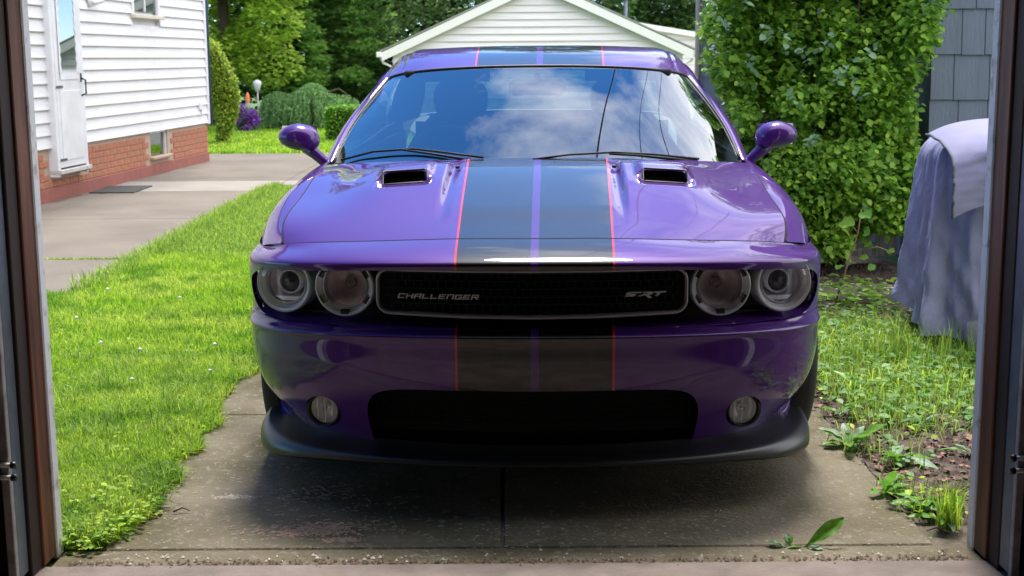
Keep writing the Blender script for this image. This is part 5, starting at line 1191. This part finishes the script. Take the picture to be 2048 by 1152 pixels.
# layered pine
pb = []; rp_ = random.Random(5)
for lv in range(24):
    z = .55 + lv * .36; Rr = 2.1 * (1 - lv / 30.)
    for k in range(9):
        a = 2 * math.pi * k / 9 + lv * .7 + rp_.uniform(-.2, .2)
        for f in (.45, .72, 1.0):
            r = rp_.uniform(.22, .36); pb.append(((Rr * f * math.cos(a) * rp_.uniform(.85, 1.1), Rr * f * math.sin(a), z + .10 * f + rp_.uniform(-.08, .08)), (r * 1.25, r * 1.25, r * .6)))
pl_ = [([(0, 0, z), (1.4 * math.cos(a), 1.4 * math.sin(a), z + .1)], [.04, .012]) for z, a in [(.6 + k * .3, k * 2.4) for k in range(14)]]
tree('pine_tree', -4.7, 32.5, pb, 900, .10, PINELEAF, NEEDLE, 'layered green pine with flat bough tiers above the weeping shrub', 'tree', [(0, 0, 0), (0, 0, 4.5), (0, 0, 9)], [.19, .13, .04], up=.45, thick=.7, seed=5, limbs=pl_)
for i, (x, y, cz, rx, rz, n, lab) in enumerate(((-2.3, 40.5, 2.6, 1.9, 2.6, 46, 'dark evergreen left of the white garage roof'), (-8.5, 37, 3.8, 3.0, 3.4, 50, 'tall dark tree beyond the maple at far left'), (-4.6, 38, 4.0, 3.0, 4.0, 60, 'tall dark tree filling the gap behind the pine'),
        (1.6, 42, 4.4, 3.2, 3.8, 56, 'dark tree rising behind the white garage peak, left'), (4.6, 46, 3.6, 2.8, 3.6, 50, 'dark tree behind the vent pipe'), (9.2, 62, 4.5, 3.5, 4.2, 44, 'dark tree right of the distant grey gable'), (6.8, 64, 5.2, 3.6, 5, 50, 'dark tree behind the distant grey gable'))):
    tree('evergreen_tree', x, y, crown_blobs(20 + i, int(n * 3), 0, cz + 2.8, rx, 1.4, rz * 1.9, .5, .95), 110, .23, DARKLEAF, LEAF2, lab, 'tree', [(0, 0, 0), (0, 0, cz), (0, 0, cz + rz * .6)], [.2, .15, .06], up=.5, thick=.5, seed=30 + i)
tree('evergreen_tree', 7.5, 13, crown_blobs(41, 60, 0, 6.5, 2.6, 2.6, 5.0, .6, 1.1), 42, .2, BUSHLEAF, LEAF2, 'tall tree beyond the grey house, out of sight to the right', 'tree', [(0, 0, 0), (0, 0, 6), (0, 0, 10)], [.25, .2, .08], seed=41)
tree('evergreen_tree', -12, 24, crown_blobs(42, 70, 0, 7, 3.4, 3.4, 4.8, .7, 1.3), 40, .22, DARKLEAF, LEAF2, 'tall tree behind the white house, hidden from the garage', 'tree', [(0, 0, 0), (0, 0, 6), (0, 0, 10)], [.25, .2, .08], seed=42)
# dark understorey behind the flower bed
u_ = np.random.default_rng(50); P_ = blobs([((x, 0, z), (.7, .4, .6)) for x in np.arange(-9.5, 1.5, .5) for z in (.3, .9, 1.5, 2.1, 2.7, 3.3, 3.9)], 90, .5, u_)
o = scatter('dark_hedge', P_ + np.array([0, 31.5, 0]), .16, LEAF2, DARKLEAF, None, .4, rng=u_); tag(o, 'dark continuous hedge closing the back of the yard below the trees', 'hedge')
# arborvitae at the house corner
ab_ = [((.0 + .12 * math.sin(z * 3), 0, z), (.05 + .26 * min(1, z / .9) * (1 if z < 1.3 else (2.0 - z) / .75), .26, .16)) for z in np.arange(.10, 1.62, .07)]
tree('arborvitae', -4.95, 23.1, ab_, 4200, .05, CEDARLEAF, LEAF2, 'columnar yellow-green arborvitae, narrow at its foot, by the white house corner', 'shrub', [(0, 0, 0), (0, 0, 1.3)], [.06, .02], up=.2, thick=.4, seed=51)
# weeping shrub: strands of hanging leaves
wp = []; rw = np.random.default_rng(52)
for k in range(430):
    a = rw.uniform(0, 6.283); q = rw.uniform(0, 1) ** .6; x0, y0 = 1.0 * q * math.cos(a), .6 * q * math.sin(a); top = .92 * (1 - .42 * q ** 3) * (.92 + .10 * math.sin(x0 * 7 + 1)); ln = rw.uniform(.3, 1) * top
    for j in np.arange(0, ln, .022): wp.append((x0 * (1 + .18 * j / .9) + .012 * rw.normal(), y0 * (1 + .15 * j) + .012 * rw.normal(), top - j))
wp = np.array(wp); tt = np.stack([rw.normal(0, .3, len(wp)), rw.normal(0, .3, len(wp)), -np.ones(len(wp))], 1); tt /= np.linalg.norm(tt, axis=1)[:, None]; bb = np.cross(tt, np.array([0, 1., 0]) + rw.normal(0, .3, (len(wp), 3))); bb /= np.linalg.norm(bb, axis=1)[:, None]
wsh = empty('weeping_shrub', (-4.05, 27.4, 0), 0, 'mounded weeping shrub with hanging blue-green strands under the pine', 'shrub'); scatter('crown', wp, .055, LEAF2, WEEPLEAF, wsh, frames=(tt, bb, np.cross(tt, bb)), rng=rw); trunk('trunk', [(0, 0, 0), (.05, 0, .5), (0, 0, .9)], [.06, .05, .02], wsh, [([(0, 0, .6), (.6, 0, .8), (.9, -.1, .6)], [.03, .02, .01])])
# clipped box hedge
hp = RNG.uniform(-1, 1, (9000, 3)); ax = RNG.integers(0, 3, 9000); sgn = np.sign(RNG.uniform(-1, 1, 9000)); hp[np.arange(9000), ax] = sgn * RNG.uniform(.88, 1.03, 9000); hp = hp / (np.sum(np.abs(hp) ** 8, axis=1) ** (1/8))[:, None].clip(1, 9) * 1.0
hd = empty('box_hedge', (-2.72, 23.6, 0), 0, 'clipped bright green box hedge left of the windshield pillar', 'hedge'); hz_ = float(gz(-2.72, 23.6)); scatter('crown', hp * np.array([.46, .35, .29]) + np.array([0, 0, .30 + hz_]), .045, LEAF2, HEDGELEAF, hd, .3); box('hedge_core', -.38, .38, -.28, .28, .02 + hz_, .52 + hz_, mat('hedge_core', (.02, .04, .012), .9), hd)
tubes('stem', [([(0, 0, -.6), (0, 0, .3)], .03)], BARK, hd)
# purple flowers
fl = empty('flowering_bush', (-5.18, 26.6, 0), 0, 'purple flowering bush in front of the thin lamp post', 'flowers'); rf = np.random.default_rng(53)
scatter('foliage', blobs([((0, 0, .22), (.22, .2, .26)), ((.05, 0, .1), (.25, .2, .15))], 4200, .6, rf), .05, LEAF2, WEEPLEAF, fl, .4, rng=rf)
scatter('blossoms', blobs([((.12, -.16, .30), (.15, .08, .16)), ((-.12, -.14, .46), (.13, .08, .12)), ((.06, -.16, .08), (.10, .08, .05)), ((.20, -.1, .22), (.1, .08, .09)), ((-.12, -.16, .20), (.06, .05, .06))], 9000, .6, rf), .045, LEAF6, PURPLEFLOWER, fl, .1, rng=rf)
gl_ = empty('garden_lamp', (-5.12, 27.6, 0), 0, 'thin white post with small white lantern head above the purple flowers', 'garden lamp')
tubes('post', [([(0, 0, 0), (0, 0, .80)], .014)], PALESTEEL, gl_); lathe('lantern_head', [(.001, .74), (.045, .78), (.085, .92), (.08, .96), (.02, .99), (.001, .99)], WHITETRIM, gl_, axis='Z', k=12)
gn = empty('garden_ornament', (-5.25, 27.2, 0), 0, 'small orange pointed garden ornament in the purple flowers', 'ornament')
lathe('pointed_cap', [(.05, .56), (.052, .62), (.035, .70), (.012, .75), (.001, .755)], mat('orange_cap', (.75, .20, .07), .6), gn, axis='Z', k=14); lathe('body', [(.05, 0), (.06, .2), (.05, .45), (.045, .56), (.001, .57)], mat('ornament_body', (.35, .30, .28), .7), gn, axis='Z', k=14)

# ================================================================ COVERED GRILL
cg = empty('covered_grill', (2.50, 6.62, 0), 0, 'barbecue grill under a loose lavender-grey cloth cover, at right', 'grill')
nth, nz = 300, 110; th = np.linspace(0, 2 * math.pi, nth, endpoint=False); V = []
for i in range(nz):
    t = i / (nz - 1)                      # 0 hem, 1 crown
    zb = t
    for j, a in enumerate(th):
        c_, s_ = math.cos(a), math.sin(a); e = 3.2; k = (abs(c_) ** e + abs(s_) ** e) ** (-1 / e)
        if t < .72:
            f = 1.0 - .12 * (t / .72) ** 1.1; z = .06 + t / .72 * .82
        else:
            u = (t - .72) / .28; f = .88 * math.cos(u * math.pi / 2) ** .62; z = .88 + .19 * math.sin(u * math.pi / 2) ** .9
        fold = (1 - t) ** .8 * (.030 * math.sin(a * 9 + .8 * math.sin(t * 4)) + .022 * math.sin(a * 17 + 2 + t * 3) + .012 * math.sin(a * 31 + t * 5)) + .006 * math.sin(a * 23 + z * 30) * (1 - t)
        fold += .012 * vnoise(a * 9, t * 2.2, 1.3, 5) * (1.0 - .5 * t) + .0025 * vnoise(a * 14, t * 26, 1.2, 9)
        rx, ry = (.52 + fold) * f, (.46 + fold) * f
        hem = .10 * max(0, math.sin(a * 2.0 + 2.2)) * max(0, 1 - t * 5) + .02 * math.sin(a * 7) * max(0, 1 - t * 4)
        V.append((k * c_ * rx, k * s_ * ry, z + hem))
F = [(i*nth+j, i*nth+(j+1) % nth, (i+1)*nth+(j+1) % nth, (i+1)*nth+j) for i in range(nz - 1) for j in range(nth)]
link('cloth_skirt', npmesh('cloth_skirt', V, F), COVER, cg, True)
# hood panel of the cover with a piped seam
V = []; nu_, nv_ = 60, 40
def hoodp(u, v):      # u across 0..1 from the left seam to the right, v from the front hem over the top
    x = -.50 + u * .98; e = .93
    if v < .5:
        t = v / .5; y = -.500 + .02 * math.sin(u * 5) - .02 * math.sin(t * 3.1); z = .74 + t * .215
    else:
        t = (v - .5) / .5; a = t * math.pi / 2; y = -.10 - .40 * math.cos(a); z = .955 + .145 * math.sin(a)
    sag = .06 * (1 - u) ** 3; z -= .22 * (abs(u - .55) / .6) ** 4 * .5
    x += .05 * (.98 - z) * (1 - u) * 1.2 + .007 * math.sin(z * 15) * (1 - u) ** 2
    y -= .020 * math.exp(-((u - .22) / .06) ** 2) * (1 - abs(v - .4)); y += .006 * vnoise(u * 5, v * 6, 1.4, 3) + .003 * vnoise(u * 16, v * 14, 1.2, 8)
    return (x, y, z)
for i in range(nv_):
    for j in range(nu_): V.append(hoodp(j / (nu_ - 1), i / (nv_ - 1)))
F = [(i*nu_+j, i*nu_+j+1, (i+1)*nu_+j+1, (i+1)*nu_+j) for i in range(nv_ - 1) for j in range(nu_ - 1)]
o = link('cloth_hood_panel', npmesh('cloth_hood_panel', V, F), COVERTOP, cg, True)
tubes('seam_piping', [([tuple(np.array(hoodp(0, v)) + np.array([-.003, -.003 * math.sin(v * 40), .002 * math.sin(v * 55)])) for v in np.linspace(0, 1, 60)], .0075)], COVERDARK, cg, 6)
tubes('cloth_seam', [([(-.13 + .012 * math.sin(z * 20), -.478 - .04 * (1 - z), z) for z in np.linspace(.74, .06, 30)], .006)], COVERTOP, cg, 6)
g = []
for i in range(18):
    t = i / 17.; g.append([(-.40 + .34 * u + .12 * t * u, -.50 - .05 * u * (1 - u) * 4 * (1 - t) - .05 * (1 - t), .02 + t * (.16 + .34 * u ** 1.6)) for u in np.linspace(0, 1, 22)])
V = np.array(g).reshape(-1, 3); F = [(i*22+j, i*22+j+1, (i+1)*22+j+1, (i+1)*22+j) for i in range(17) for j in range(21)]
link('lining_flap', npmesh('lining_flap', V, F), COVERDARK, cg, True)
box('grill_body', -.40, .40, -.30, .30, .45, .85, SATIN, cg, .02)
for x in (-.36, .36):
    for y in (-.26, .26): box('leg', x - .02, x + .02, y - .02, y + .02, 0, .45, SATIN, cg)

# overhead service wires that the windscreen mirrors
for k, (x, z, x2) in enumerate(((-.5, 6.2, 1.9), (-.1, 6.6, 2.9), (.25, 6.6, 3.4))):
    pts = [(x + (x2 - x) * t, 2.0 + 12 * t, z - 1.2 * math.sin(math.pi * t) * .35) for t in np.linspace(0, 1, 14)]
    o = tubes('overhead_wire', [(pts, .014 if k == 0 else .008)], GLOSSBLACK, None, 6); tag(o, ('thick black overhead wire, leftmost of the three mirrored in the windshield', 'thin overhead wire, middle of the three mirrored in the windshield', 'thin overhead wire, rightmost of the three mirrored in the windshield')[k], 'wire', 'overhead service wires')
